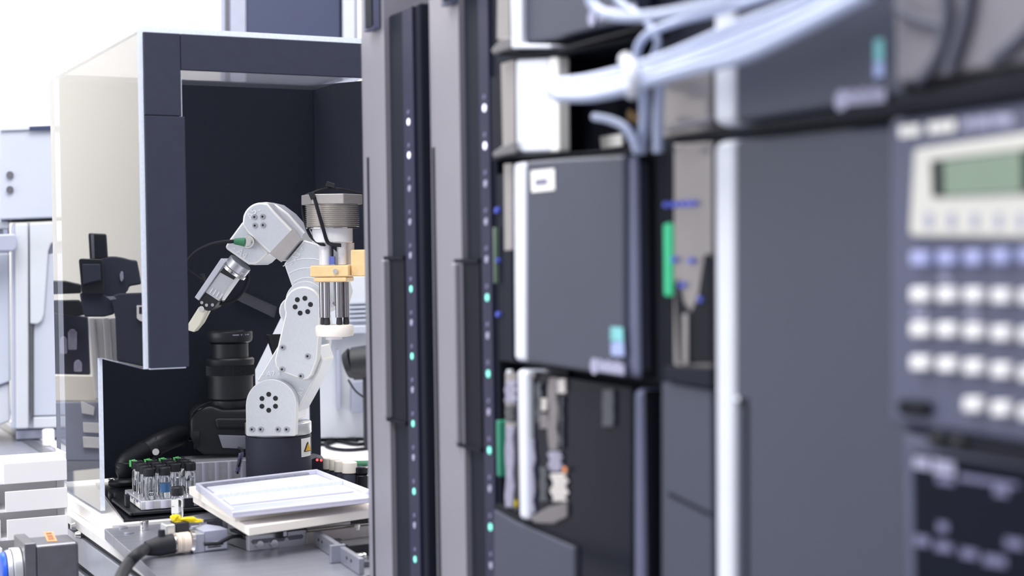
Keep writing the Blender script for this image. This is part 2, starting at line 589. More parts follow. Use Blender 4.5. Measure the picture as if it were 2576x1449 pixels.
wrap(774.5, 783.8, 1108, 1132, rad + .0012, 'warn', 'warning_triangle', lab, lambda t_: (.03, max(.04, .9 - abs(t_ - .45) * 1.9)))

zf0 = zc + .0004
b = B(); b.lathe([(rad - .001, zf0), (rad + .0005, zf0 + .002), (rad + .0005, zr - .001), (rad - .001, zr)], n=56)
obj('base_ring', b, 'alu2', rb, smooth=True)

def plate(nm, pts, y0, y1, m='alu', bevel=.0018, par=None, yref=None, seg=3):
    b_ = B(); b_.pxz(R.xz(pts, y0 if yref is None else yref), y0, y1)
    o_ = obj(nm, b_, [m, 'edgealu'] if m == 'alu' else m, par or rb, bevel, seg)
    if m == 'alu':
        o_.modifiers['bevel'].material = 1
    return o_

def bolt(px, py, y, r=.0042, par=None, hole=False):
    x, _, z = R.p(px, py, y)
    b_ = B()
    if hole:
        b_.cone((x, y - .0004, z), (x, y + .002, z), r)
        return obj('bolt_hole', b_, 'hole', par)
    b_.cone((x, y - .0014, z), (x, y + .002, z), r * .92, r)
    o_ = obj('bolt', b_, 'screw', par)
    c_ = B(); c_.cone((x, y - .0016, z), (x, y + .001, z), r * .42, n=6)
    obj('bolt_socket', c_, 'hole', o_)
    return o_

YF = -.046
ush = [(619, 1094), (618, 1020)] + arc(682, 1018, 63.5, 178, 2, 20) + [(745, 1020), (743, 1095), (741, 1097), (622, 1097)]
sh = plate('shoulder_bracket', ush, YF, YF + .012)
bolts = [(676, 992), (659, 1002.5), (693, 1002), (659, 1022), (693, 1022), (676, 1032)]
for c in bolts:
    bolt(*c, YF, .0033, sh, True)
for c in ((634, 1080), (656, 1080), (699, 1080), (721, 1080)):
    bolt(*c, YF, .004, sh)
plate('shoulder_housing', [(640, 1060)] + arc(684, 1014, 56, 178, 2, 18) + [(738, 1060)], YF + .0123, .028, 'alu2')
plate('rear_shoulder_bracket', [(640, 1062), (640, 1016)] + arc(690, 1016, 58, 178, 2, 18) + [(750, 1062)], .030, .040, 'alu')

# lower arm
la = plate('lower_arm', [(700, 868), (646, 958), (660, 962), (682, 975), (700, 1010), (745, 1039), (775, 985), (800, 938), (812, 905), (800, 870)], -.030, .026)
text('engraving', '- A2 +', R.p(684, 941, -.0304), R.p(690, 940, -.03)[0:1] and (1, 0, 0), (0, 0, 1), .0075, 'engrave', la)
text('engraving', 'A1', R.p(757, 985, -.0304), (.35, 0, .93), (-.93, 0, .35), .0075, 'engrave', la)
cov = [(690, 905), (716, 792)] + arc(762, 769, 48.5, 200, 20, 22) + [(806, 790), (803, 850), (799, 905), (784, 944), (775, 954), (762, 957), (752, 953), (700, 934), (692, 922)]
ac = plate('arm_cover', cov, YF, -.031, bevel=.0025)
for c in ((748, 754), (767, 750.5), (781, 766), (774, 784), (755, 787.5), (742.5, 772)):
    bolt(*c, YF, .0033, ac, True)
for c in ((711, 874), (774, 896), (710, 929), (757, 946)):
    bolt(*c, YF, .004, ac)
rear = [(x + 4, y - 8) for x, y in cov]
plate('rear_arm_cover', [(700, 890), (724, 780)] + arc(770, 762, 46, 200, 10, 20) + [(820, 760), (832, 820), (826, 880), (806, 930), (770, 948)], .028, .042, 'alu')
# elbow link
plate('joint_ring', arc(768, 757, 50, 175, 5, 20) + [(818, 790), (718, 790)], -.0309, -.0294, 'alu', .0008)
plate('elbow_disc', arc(737, 782, 36, 0, 340, 20), -.018, .0, 'alu', .002)
ELB = [(714, 664), (764, 604), (799, 614), (838, 650), (862, 735), (852, 770), (800, 790), (735, 724)]
el = plate('elbow_link', ELB, -.029, .026, 'alu')
text('engraving', '- A3 +', R.p(747, 643, -.0294), (.62, 0, .78), (-.78, 0, .62), .008, 'engrave', el)
for i in range(3):
    pts = arc(775, 760, 62 + i * 24, 125, 75, 10)
    b = B(); b.tube([R.p(x, y, -.0292) for x, y in pts], .0006, 6, 2)
    obj('groove_ridge', b, 'engrave', el)
# forearm
fa = [(620, 585), (612, 562)] + arc(661, 553, 48, 170, 75, 14) + [(690, 524), (737, 572), (676, 636), (632, 610)]
fo = plate('forearm', [(608, 566)] + arc(656, 556, 47, 165, 68, 12) + [(690, 532), (757, 601), (708, 659), (676, 637), (620, 584)], -.036, -.004, 'alu', .003)
text('engraving', 'A5', R.p(634, 538, -.0364), (.62, 0, .78), (-.78, 0, .62), .009, 'engrave', fo)
text('engraving', '-', R.p(653, 527, -.0364), (1, 0, 0), (0, 0, 1), .009, 'engrave', fo)
for c in ((640.5, 546), (661, 545), (641.5, 567.5), (662, 566.5)):
    bolt(*c, -.036, .0038, fo)
plate('forearm_rear', [(646, 510), (668, 508), (694, 514), (725, 537), (765, 582), (790, 610), (757, 640), (690, 560)], -.0035, .036, 'alu', .003)
plate('forearm_block', [(738, 573), (758, 601), (708, 660), (677, 637)], -.0363, -.0365 + .0012, 'warmalu', .0003)
b = B(); b.cone(R.p(775, 598, -.02), R.p(775, 598, .0), .008, .007); obj('joint_plug', b, 'alu2', rb)
# wrist
wr = plate('wrist', [(610, 556), (574, 605), (565, 622), (570, 628), (624, 666), (641, 667), (652, 661), (677, 637), (645, 600)], -.029, .030, 'alu', .003)
text('engraving', '- A4', R.p(604, 634, -.0294), (.78, 0, -.62), (.62, 0, .78), .009, 'engrave', wr)
b = B(); b.cone(R.p(623, 608, -.0295), R.p(623, 608, -.039), .0095, .0085); b.cone(R.p(623, 608, -.039), R.p(620, 608, -.044), .007, .006)
obj('cable_socket', b, 'chrome', rb)
ax = np.array(R.p(624, 652, -.002)) - np.array(R.p(486, 826, -.002))
ax = ax / np.linalg.norm(ax)
def axp(px, py, y=-.002):
    return np.array(R.p(px, py, y))
b = B(); b.cone(axp(606, 660), axp(592, 678), .0168, n=40); obj('tool_flange', b, 'alu2', rb, .001)
b = B(); b.cone(axp(592, 678), axp(587, 685), .0185, n=40); obj('flange_ring', b, 'chrome', rb, .0006)
# gripper (bolted to the wrist)
gp = lambda pts: [(440 + x / 3.15, 440 + y / 3.15) for x, y in pts]
gr = plate('gripper_body', gp([(372, 668), (395, 690), (548, 778), (465, 832), (345, 1000), (240, 930), (355, 772)]), -.013, .012, 'alu2', .0006)
plate('gripper_side_bar', gp([(365, 660), (402, 688), (188, 996), (155, 970)]), -.016, .014, 'whiteen', .0008, gr)
plate('gripper_connector', gp([(402, 712), (500, 775), (465, 831), (356, 772)]), -.0145, -.0125, 'black', .0004, gr)
sc = axp(*gp([(460, 778)])[0], -.0145); b = B(); b.cone(sc, sc + np.array([0, -.0012, 0]), .002); obj('bolt', b, 'chrome', gr)
for k in range(4):
    o_ = k * 26
    plate('gripper_rib', gp([(272 + o_, 935 + o_ * .55), (280 + o_, 940 + o_ * .55), (306 + o_, 900 + o_ * .55), (298 + o_, 895 + o_ * .55)]), -.0142, -.0128, 'white', .0002, gr)
plate('gripper_mount', gp([(240, 932), (345, 1003), (310, 1050), (262, 1078), (190, 1003)]), -.0135, .012, 'black', .0006, gr)
for c in ((215, 1012), (253, 1032), (300, 1030)):
    q = gp([c])[0]; v = axp(*q, -.0135); b = B(); b.cone(v + np.array([0, .001, 0]), v + np.array([0, -.0012, 0]), .0022); obj('bolt', b, 'screw', gr)
plate('gripper_finger', gp([(188, 1046), (214, 1050), (250, 1075), (195, 1190), (150, 1246), (102, 1232), (104, 1180)]), -.010, -.003, 'finger', .001, gr)
plate('gripper_finger', gp([(205, 1040), (272, 1075), (222, 1172), (165, 1240), (150, 1215), (120, 1190)]), .000, .008, 'finger', .001, gr)
v = axp(*gp([(215, 1062)])[0], -.0095); b = B(); b.cone(v, v + np.array([0, -.0025, 0]), .0045, .004); obj('finger_screw', b, 'chrome', gr)
# hoses on the arm
b = B(); b.cone(R.p(617, 609, -.0415), R.p(590, 607, -.043), .0062, .004, 16); obj('cable_plug', b, 'green', rb)
b = B(); b.tube([R.p(591, 607, -.043), R.p(560, 609, -.045), R.p(525, 617, -.043), R.p(490, 636, -.038), R.p(467, 665, -.03), R.p(470, 678, -.02), R.p(490, 693, -.01), R.p(512, 706, -.004)], .0026, 10)
obj('sensor_cable', b, 'rubber', rb)
b = B(); b.tube([R.p(622, 682, .004), R.p(624, 705, .012), R.p(610, 735, .014), R.p(585, 757, .010), R.p(553, 764, .002), R.p(540, 760, -.002)], .0022, 10)
obj('sensor_cable', b, 'rubber', rb)
b = B(); b.hull8([R.p(x, y, -.006) for x, y in ((500, 690), (515, 688), (519, 705), (505, 711))], [R.p(x, y, .0) for x, y in ((500, 690), (515, 688), (519, 705), (505, 711))])
obj('cable_clip', b, 'black', rb, .0005)

# robot controller slab beneath the arm, with red lamps
K = Frame((ro[0] + .005, ro[1], ZB), -9)
zk = .0
kt = thing('robot_mounting_block', 'black mounting block with two red lamps behind the foot of the robot arm', 'mounting block', Frame((ro[0], ro[1] + .0, ZB), -9))
b = B(); b.box(.0455, .060, -.02, .05, 0, R.p(790, 1168, .02)[2]); obj('block_body', b, 'basebk', kt, .002)
for c in ((797, 1150), (808, 1153)):
    pass

# ================================================================== dispensing head
T = Frame(at(843, 1000, 1.985), -8)
tx = lambda px, py, y=0: T.p(px, py, y)
th = thing('dispensing_head', 'white and chrome dispensing head with steel needles in front of the robot elbow', 'dispensing head', T)
zz = lambda py: T.p(843, py)[2]
rr = lambda px: T.p(px, 600)[0]
b = B(); b.pxy([(.0395 * math.cos(math.radians(60 * i + 6)), .0395 * math.sin(math.radians(60 * i + 6))) for i in range(6)], zz(515), zz(490))
nut = obj('hex_nut', b, 'warmalu', th, .0012)
prof = []
zt0, zb0 = zz(573), zz(514)
n_ = 12
for i in range(n_):
    z0_ = zt0 + (zb0 - zt0) * i / n_
    z1_ = zt0 + (zb0 - zt0) * (i + .5) / n_
    prof += [(.0318, z0_), (.0346, z1_)]
prof.append((.0318, zb0))
b = B(); b.lathe(prof, n=56); obj('threaded_sleeve', b, 'thread', th)
b = B(); b.lathe([(.0335, zz(575)), (.0335, zz(573.2))], n=48); obj('sleeve_rim', b, 'chrome', th)
b = B(); b.lathe([(.0245, zz(611)), (.0258, zz(609)), (.0258, zz(575.3))], n=48); obj('white_collar', b, 'white', th)
for x, y in ((811, .006), (825, -.012), (862, -.006), (874, .010)):
    xx = rr(x) + (.0 if x < 840 else 0)
    b = B(); b.lathe([(.0062, zz(666)), (.0062, zz(611.3))], (xx, y, 0), 24); obj('white_post', b, 'white', th)
b = B(); b.lathe([(.0018, zz(648)), (.0018, zz(611.5))], (rr(842), -.014, 0), 16); obj('black_stem', b, 'black', th)
b = B(); b.box(rr(837.5), rr(850.5), -.0205, -.0145, zz(665), zz(645)); obj('blue_stem_tip', b, 'purple', th, .0005)
b = B(); b.box(rr(789), rr(886), -.0215, .022, zz(696), zz(667)); b.box(rr(797), rr(880), -.020, .02, zz(709), zz(696.5))
br = obj('amber_clamp', b, 'orange', th, .002)
b = B(); b.box(rr(886.5), rr(960), -.012, .016, zz(696), zz(629)); obj('amber_arm', b, 'orange', th, .002)
v = (rr(854), -.0216, zz(682)); b = B(); b.cone((v[0], v[1] + .001, v[2]), (v[0], v[1] - .003, v[2]), .0032); obj('clamp_screw', b, 'chrome', th)
b = B(); b.box(rr(960.5), rr(975), -.012, .022, zz(1300), zz(629)); obj('support_post', b, 'warmalu', th, .001)
for x, y in ((812, -.004), (826, -.014), (856, -.012), (868, -.002)):
    b = B(); b.lathe([(.0046, zz(798)), (.0046, zz(709.5))], (rr(x), y, 0), 20); tb = obj('steel_needle', b, 'needle', th)
    b = B(); b.lathe([(.003, zz(816)), (.0042, zz(814)), (.0036, zz(798.3))], (rr(x + .5), y, 0), 18); obj('needle_tip', b, 'ink', tb)
b = B(); b.lathe([(.0014, zz(760)), (.0014, zz(709.5))], (rr(842), -.004, 0), 12); b.lathe([(.0004, zz(770)), (.0036, zz(762)), (.0012, zz(757))], (rr(842), -.004, 0), 14)
obj('centre_rod', b, 'screw', th)
b = B(); b.lathe([(.018, zz(846)), (.0235, zz(844)), (.0245, zz(838)), (.0245, zz(823)), (.0235, zz(818)), (.020, zz(816.3))], (rr(841), -.006, 0), 48)
hd = obj('white_foot_disc', b, 'cream', th)
b = B(); b.lathe([(.0105, zz(853)), (.0105, zz(846.3))], (rr(839), -.006, 0), 30); obj('foot_boss', b, 'white', hd)
# zip ties round the head
b = B(); b.tube([T.p(790, 494, -.036), T.p(800, 530, -.038), T.p(813, 575, -.034), T.p(823, 607, -.029), T.p(836, 615, -.027), T.p(858, 617, -.022)], .0027, 8, 5, .5)
z1 = obj('cable_tie', b, 'rubber', th)
b = B(); b.hull8([T.p(x, y, -.039) for x, y in ((775, 485), (790, 482), (795, 496), (782, 503))], [T.p(x, y, -.033) for x, y in ((775, 485), (790, 482), (795, 496), (782, 503))])
obj('tie_buckle', b, 'black', z1, .0006)
b = B(); b.tube([T.p(785, 488, -.02), T.p(766, 494, -.005), T.p(762, 520, -.0), T.p(768, 560, -.004), T.p(782, 595, -.010), T.p(805, 614, -.02), T.p(815, 616, -.024)], .0032, 8, 5, .5)
obj('cable_tie', b, 'rubber', th)
b = B(); b.tube([T.p(782, 488, -.03), T.p(800, 480, -.028), T.p(828, 474, -.012), T.p(850, 475, -.01), T.p(880, 480, .0), T.p(915, 489, .01)], .0018, 8, 5)
z2 = obj('cable_tie', b, 'rubber', th)
b = B(); b.hull8([T.p(x, y, -.015) for x, y in ((818, 468), (823, 456), (843, 462), (842, 474))], [T.p(x, y, -.008) for x, y in ((818, 468), (823, 456), (843, 462), (842, 474))])
obj('tie_buckle', b, 'black', z2, .0006)

# ================================================================== still camera pointing up
DY = 2.25
do = at(583, 1150, DY)
Dc = Frame((do[0], do[1], ZB + .0), 12)
hz = lambda py: Dc.p(583, py)[2]
hr = lambda n_: n_ * DY / F_PX
dt = thing('still_camera', 'black still camera lying on its back with its lens pointing up', 'camera', Dc)
lensx = 0.0
b = B(); b.lathe([(hr(52), hz(1005)), (hr(56), hz(1000)), (hr(56), hz(946))], n=48); obj('lens_barrel', b, 'black', dt)
b = B()
rg = []
for i in range(220):
    a_ = 2 * math.pi * i / 220
    r_ = hr(60) if i % 2 else hr(58.6)
    rg.append((r_ * math.cos(a_), r_ * math.sin(a_)))
b.pxy(rg, hz(942), hz(918)); obj('zoom_ring', b, 'rubber', dt, smooth=False)
b = B(); b.lathe([(hr(59), hz(945.8)), (hr(59), hz(942.1))], n=48); b.lathe([(hr(58), hz(917.8)), (hr(60), hz(912)), (hr(60), hz(903)), (hr(56), hz(899))], n=48)
obj('lens_ring', b, 'black', dt)
b = B(); b.lathe([(hr(46), hz(898.8)), (hr(46), hz(864))], n=48); obj('inner_barrel', b, 'black', dt)
b = B(); b.lathe([(hr(46), hz(863.5)), (hr(55), hz(858)), (hr(57), hz(850)), (hr(57), hz(836)), (hr(55), hz(833)), (hr(52), hz(833)), (hr(50), hz(840)), (hr(5), hz(846))], n=48)
obj('lens_hood', b, 'black', dt)
lh = bpy.data.objects['lens_hood']
for a0_, a1_ in ((6, 22), (27, 31), (40, 43), (46, 54)):
    bb = B()
    ar = [math.radians(-90 + v) for v in np.linspace(a0_, a1_, 5)]
    bb.hull8([(hr(57.1) * math.cos(v), hr(57.1) * math.sin(v), hz(842)) for v in ar] + [(hr(57.5) * math.cos(v), hr(57.5) * math.sin(v), hz(842)) for v in ar[::-1]],
             [(hr(57.1) * math.cos(v), hr(57.1) * math.sin(v), hz(839.4)) for v in ar] + [(hr(57.5) * math.cos(v), hr(57.5) * math.sin(v), hz(839.4)) for v in ar[::-1]])
    obj('lens_print', bb, 'ledd', lh)
b = B(); b.lathe([(hr(50), hz(1026)), (hr(53), hz(1020)), (hr(51), hz(1005.5))], n=48); obj('lens_mount', b, 'black', dt)
b = B(); b.lathe([(hr(54), hz(1030)), (hr(54), hz(1026.3))], n=48); obj('mount_ring', b, 'chrome', dt)
yf = -hr(60)
body = [(478, 1100), (478, 1045), (490, 1028), (530, 1022), (560, 1030), (640, 1030), (690, 1022), (712, 1040), (712, 1135), (700, 1144), (512, 1144), (496, 1132)]
b = B(); b.pxz(Dc.xz(body, yf), yf, -yf); bd = obj('camera_body', b, 'black', dt, .006, 3)
b = B(); b.pxz(Dc.xz([(540, 1052), (700, 1052), (700, 1080), (545, 1080)], yf - .006), yf - .006, yf + .004); obj('prism_housing', b, 'black', dt, .004, 3)
b = B(); b.pxz(Dc.xz([(549, 1094), (690, 1098), (690, 1133), (560, 1127)], yf - .003), yf - .003, yf + .003); obj('display_window', b, 'steel', dt, .001)
for x in (566, 585, 602):
    v = Dc.p(x, 1040, yf + .01); b = B(); b.lathe([(.006, v[2] - .006), (.006, v[2] + .005), (.005, v[2] + .006)], (v[0], v[1], 0), 20); obj('dial', b, 'blackgl', dt)
v = Dc.p(494, 1104, yf - .001); b = B(); b.cone((v[0] - .004, yf + .012, v[2]), (v[0] + .004, yf + .012, v[2]), .016, .016, 28); obj('side_disc', b, 'rubber', dt)
b = B(); b.tube([Dc.p(600, 1127, yf - .004), Dc.p(609, 1133, yf - .03), Dc.p(605, 1155, yf - .058), Dc.p(598, 1180, yf - .058), Dc.p(597, 1192, yf - .058)], .0018, 8)
cb = obj('coiled_cable', b, 'black', dt)
b = B()
pth = [Vector(Dc.p(607, 1140, yf - .055)), Vector(Dc.p(597, 1188, yf - .058))]
hel = []
for i in range(90):
    q = pth[0].lerp(pth[1], i / 89)
    a_ = i * 2 * math.pi / 7
    hel.append(q + Vector((math.cos(a_), math.sin(a_), 0)) * .0030)
b.tube(hel, .0009, 5, 1); obj('cable_coil', b, 'leddim', cb)
b = B(); b.tube([Dc.p(480, 1062, yf + .005), Dc.p(486, 1040, yf), Dc.p(505, 1022, yf), Dc.p(530, 1012, yf + .01)], .0015, 8); obj('strap', b, 'rubber', dt)

# clear tube rack under the camera
Qf = Frame((*at(545, 1230, 2.215)[:2], ZB), 20)
qt = thing('clear_rack', 'clear lilac plastic rack with round wells beneath the still camera', 'rack', Qf)
xa_, xb_ = Qf.p(465, 1170, -.035)[0], Qf.p(690, 1170, -.035)[0]
ztop = min(Qf.p(560, 1146, -.035)[2], hz(1144.6))
b = B(); b.box(xa_, xb_, -.035, .045, .002, ztop); obj('rack_body', b, 'rackcl', qt, .002)
nx = 7
for i in range(nx):
    for j in range(2):
        x = xa_ + (i + .5) * (xb_ - xa_) / nx
        b = B(); b.lathe([(.0068, .004), (.0068, ztop - .001)], (x, -.0292 + j * .034, 0), 20); obj('well', b, 'milky', qt)

# ================================================================== articulated holding arm
Af = Frame((*pz(300, 1224, ZB)[:2], ZB), 10)
Ya = Af.o[1]
ag = thing('holding_arm', 'black jointed holding arm with a pale screw reaching from its round foot to the camera', 'holding arm', Af)
ap = lambda px, py, dy=0: Af.p(px, py, dy)
b = B(); b.lathe([(.019, 0), (.0205, .002), (.0205, .006), (.017, .009)], (ap(301, 1225)[0] + .004, .012, 0), 36); obj('round_foot', b, 'black', ag)
for i, c in enumerate(((277, 1216), (290, 1222), (296, 1221))):
    v = ap(*c, .012); b = B(); b.lathe([(.0022, .0091), (.0022, .011), (.0014, .0115)], (v[0], -.0 + .004 * i, 0), 12); obj('foot_bolt', b, 'chrome', ag)
b = B(); b.cone(ap(318, 1222, .03), ap(316, 1185, .032), .0085, .0075, 20); obj('stem', b, 'black', ag)
b = B(); b.tube([ap(312, 1180, .03), ap(322, 1160, .03), ap(345, 1145, .03), ap(375, 1128, .03), ap(400, 1120, .03)], .0145, 16, 4); obj('lower_link', b, 'black', ag)
b = B(); b.lathe([(.012, -.012), (.0155, -.004), (.0155, .008), (.010, .014)], (ap(314, 1178)[0], .03, ap(314, 1178, .03)[2]), 28); obj('knuckle', b, 'black', ag)
b = B(); b.tube([ap(372, 1132, .028), ap(395, 1118, .034), ap(425, 1105, .05), ap(450, 1097, .065), ap(464, 1098, .07)], .0155, 16, 4); obj('upper_link', b, 'black', ag, smooth=True)
b = B(); b.cone(ap(392, 1137, .016), ap(392, 1137, .006), .0048, .0045, 24); obj('pivot_screw', b, 'sticker', ag)['label'] = 'pale round pivot screw'
b = B(); b.cone(ap(462, 1103, .075), ap(489, 1104, .088), .0042, n=16); obj('camera_stud', b, 'chrome', ag)

# ================================================================== rack of vials
v0 = pz(355, 1284, ZB + .005)
V = Frame((v0[0], v0[1], ZB), 24)
PX, PY = .0190, .0275
def cap_profile(r=.0074, h=.0105):
    return [(r, 0), (r, h - .001), (r - .001, h)]
# black carrier tray
tt = thing('carrier_tray', 'low black carrier tray holding the clear vial rack', 'tray', V)
b = B(); b.box(-.012, .155, -.010, .118, .0012, .0045); obj('tray_floor', b, 'black', tt, .001)
b = B(); b.box(-.0125, .155, -.0142, -.0102, .0012, .0055); obj('tray_rim', b, 'black', tt, .0012)
b = B(); b.box(-.0165, -.0127, -.0142, .118, .0012, .0055); obj('tray_rim', b, 'black', tt, .0012)
for x in (.052, .083):
    b = B(); b.box(x, x + .012, -.0101, -.0045, .0047, .017); obj('tray_lug', b, 'black', tt, .0008)
b = B(); b.box(-.0126, -.007, .035, .046, .0047, .020); obj('tray_lug', b, 'black', tt, .0008)
# clear rack
vr = thing('vial_rack', 'clear plastic rack with a white side label holding many capped vials', 'rack', V)
RZ0, RZ1 = .0048, .0162
nX, nY = 7, 6
b = B(); b.box(0, nX * PX + .002, 0, .114, RZ0, RZ1 + .0)
obj('rack_body', b, 'rackcl', vr, .0015)
for i in range(nX):
    for j in range(nY):
        if j == 0 or i == 0:
            b = B(); b.lathe([(.0078, RZ0 + .001), (.0078, RZ1 - .0005)], ((i + .56) * PX, .0058 + j * .0185, 0), 20)
            obj('well', b, 'milky', vr)
b = B(); b.box(-.0006, -.0001, .006, .108, RZ0 + .002, RZ1 - .003); lb = obj('side_label', b, 'sticker', vr)
random.seed(2)
for k in range(5):
    y = .018 + k * .017
    b = B(); b.box(-.0009, -.0007, y, y + random.uniform(.004, .011), .012, .0135 + random.uniform(0, .002)); obj('label_mark', b, 'leddim', lb)

def make_vial(name, label, x, y, fr, z0, green=False, blue=False, num=None, group=None, sl=None):
    t_ = thing(name, label, 'vial', Frame(fr.o + fr.ex * x + fr.ey * y + np.array([0, 0, z0]), fr.deg), group)
    g_ = B(); g_.lathe([(.0, .0006), (.0060, .0), (.0067, .001), (.0067, .0235), (.0055, .027), (.0048, .0285), (.0048, .031)], n=24)
    obj('glass_body', g_, 'vialglass', t_)
    c_ = B(); c_.lathe([(.0072, .0292), (.0075, .030), (.0075, .0385), (.0066, .0396)], n=28)
    cp = obj('cap', c_, 'black', t_)
    if green:
        k_ = B(); k_.tube([(.0068 * math.cos(q), .0068 * math.sin(q), .0398) for q in [math.radians(100 + 20 * v) for v in range(9)]], .0007, 6, 2)
        k_.box(-.0096, -.0077, -.0025, .0025, .032, .0402)
        obj('green_marker', k_, 'neongr', cp)
        w_ = B(); w_.box(-.0045, .0045, -.0071, -.0068, .016, .029); obj('paper_label', w_, 'sticker', t_)
    if blue:
        l_ = B(); l_.lathe([(.0055, .008), (.0062, .0085), (.0062, .019), (.0055, .0195)], n=24); obj('blue_fill', l_, 'blueliq', t_)
    if num:
        text('number_mark', num, (0, -.0069, .009), (0, 0, -1), (1, 0, 0), .006, 'ink', t_)
    if sl:
        w_ = B(); w_.box(-.0064, .0018, -.0072, -.0069, .009, .0255); q_ = obj('paper_label', w_, 'sticker', t_); q_['label'] = 'white paper label'
        m_ = B(); m_.box(-.0060, -.0030, -.0075, -.0073, .0172, .0176); obj('label_line', m_, 'ink', q_)
    return t_

zs = .0165
ZP_ = zt + .0133
spots = []
labs = {
    (0, 0): 'black capped clear vial numbered 18 at the near left corner of the rack',
    (1, 0): 'black capped vial with blue contents in the nearest row of the rack',
    (0, 1): 'black capped vial at the left end of the second row, behind the vial marked 18',
    (1, 1): 'black capped vial in the second row just behind the vial with blue contents',
    (2, 1): 'empty black capped vial third from left in the second row of the rack',
    (3, 1): 'empty black capped vial at the right end of the second rack row',
    (0, 2): 'black capped vial at the left end of the third row of the rack',
    (1, 2): 'black capped vial second from left in the third row of the rack',
    (2, 2): 'black capped vial third from left in the third row of the rack',
    (3, 2): 'black capped vial at the right end of the third row of the rack',
    (0, 3): 'vial with a green rimmed cap at the far left corner of the rack',
    (1, 3): 'green rimmed vial second from left in the farthest row of the rack',
    (2, 3): 'green rimmed vial third from left in the farthest row of the rack',
    (3, 3): 'green rimmed vial at the right end of the farthest row of the rack',
}
for (i, j), L_ in labs.items():
    make_vial('vial', L_, (i + .68) * PX, .0105 + j * PY, V, zs, green=(j == 3), blue=(i, j) == (1, 0), num='18' if (i, j) == (0, 0) else None, group='capped vials in the rack')
sv = pz(447, 1309, ZP_ + .0163)
make_vial('vial', 'single black capped vial with a white label standing in front of the rack', 0, 0, Frame((sv[0], sv[1], ZP_ + .0163), A - 20), .0003, sl=True)

# ================================================================== cream stage with clear slide tray
z1_ = 1.21 - .272
P2 = lambda pts, z: [tuple(pz(x, y, z)[:2]) for x, y in pts]
ct = thing('sample_stage', 'cream stage made of two stacked plastic slabs on the steel rail', 'stage', Frame((0, 0, z1_ - .0195), 0))
up = [(475, 1224), (590, 1292), (955, 1240), (800, 1181)]
zt1 = z1_
b = B(); b.hull8([(*p, .0098) for p in P2(up, zt1)], [(*p, .0195) for p in P2(up, zt1)]); obj('upper_slab', b, 'cream', ct, .001)
lo_ = [(485, 1244), (625, 1326), (985, 1274), (840, 1206)]
b = B(); b.hull8([(*p, 0) for p in P2(lo_, zt1 - .0098)], [(*p, .0097) for p in P2(lo_, zt1 - .0098)]); obj('lower_slab', b, 'cream', ct, .001)
st = thing('slide_tray', 'clear lilac plastic tray with two shallow slide recesses on the cream stage', 'tray', Frame((0, 0, z1_), 0))
tr_ = [(492, 1213), (585, 1281), (960, 1241), (797, 1178)]
def inset(q, a):
    c = np.mean(np.array(q), 0)
    return [tuple(np.array(p) + (c - np.array(p)) * a) for p in q]
zz1 = z1_ + .0095
tq = [np.array(p) for p in P2(tr_, zz1)]
def bl(u, v):
    return tuple(tq[0] * (1 - u) * (1 - v) + tq[3] * u * (1 - v) + tq[1] * (1 - u) * v + tq[2] * u * v)
def cell(u0, u1, v0, v1):
    return [bl(u0, v0), bl(u1, v0), bl(u1, v1), bl(u0, v1)]
b = B(); b.pxy(cell(0, 1, 0, 1), .0002, .0035); obj('tray_floor', b, 'milky', st, .0004)
for nm, c in (('rim', (0, 1, 0, .035)), ('rim', (0, 1, .978, 1)), ('rim', (0, .02, .035, .977)), ('rim', (.98, 1, .035, .977)), ('divider', (.02, .98, .42, .47))):
    b = B(); b.pxy(cell(*c), .0036, .0062 if c[2] > .9 else .0085); obj(nm, b, 'edge' if nm == 'divider' else 'milky', st, .0004)
for c, nm in (((.06, .93, .10, .37), 'slide'), ((.06, .93, .52, .74), 'slide')):
    b = B(); b.pxy(cell(*c), .0037, .0058); obj(nm, b, 'whiteen', st, .0003)
b = B(); b.pxy(cell(.03, .97, .80, .97), .0037, .0050); obj('lilac_strip', b, 'lilacstrip', st, .0003)
b = B(); b.pxy(cell(.04, .90, .045, .075), .0037, .0075); obj('metal_slot', b, 'steel', st, .0003)

# ================================================================== steel plate and linear stage
ZP = zt + .0133
pl = [E.loc(pz(*c, ZP)) for c in ((262, 1328), (392, 1449))]
px_l = -.030
PT = Frame((E.o[0], E.o[1], zt), A)
b = B(); b.pxy([(-.0225, .139), (.43, .139), (.43, -.273), (.17, -.273), (.1455, -.2835), (.134, -.315), (.134, -.40), (-.050, -.40)], .0003, .0133)
sp = tag(obj('steel_plate', b, 'steel', None, .0006, loc=PT.o, rz=A), 'brushed steel plate lying in front of the enclosure under the linear rail', 'plate')
Pf = Frame((E.o[0], E.o[1], ZP), A)
for c, r_ in (((309, 1329), .006), ((324, 1342), .006)):
    v = Pf.g(*c, .0)
    b = B(); b.lathe([(r_, 0.0002), (r_, .0014), (r_ - .002, .002)], (0, 0, 0), 20)
    tag(obj('plate_screw', b, 'steel', None, loc=(*pz(*c, ZP)[:2], ZP)), 'small flush screw %s the front left corner of the steel plate' % ('farther from' if c[0] < 315 else 'nearer to'), 'screw')
b = B(); b.lathe([(.0055, .0002), (.0055, .0105), (.0048, .011)], n=24)
tag(obj('socket_screw', b, 'chrome', None, loc=(*pz(363, 1333, ZP)[:2], ZP)), 'tall silver cap screw standing on the steel plate left of the yellow tape', 'screw')

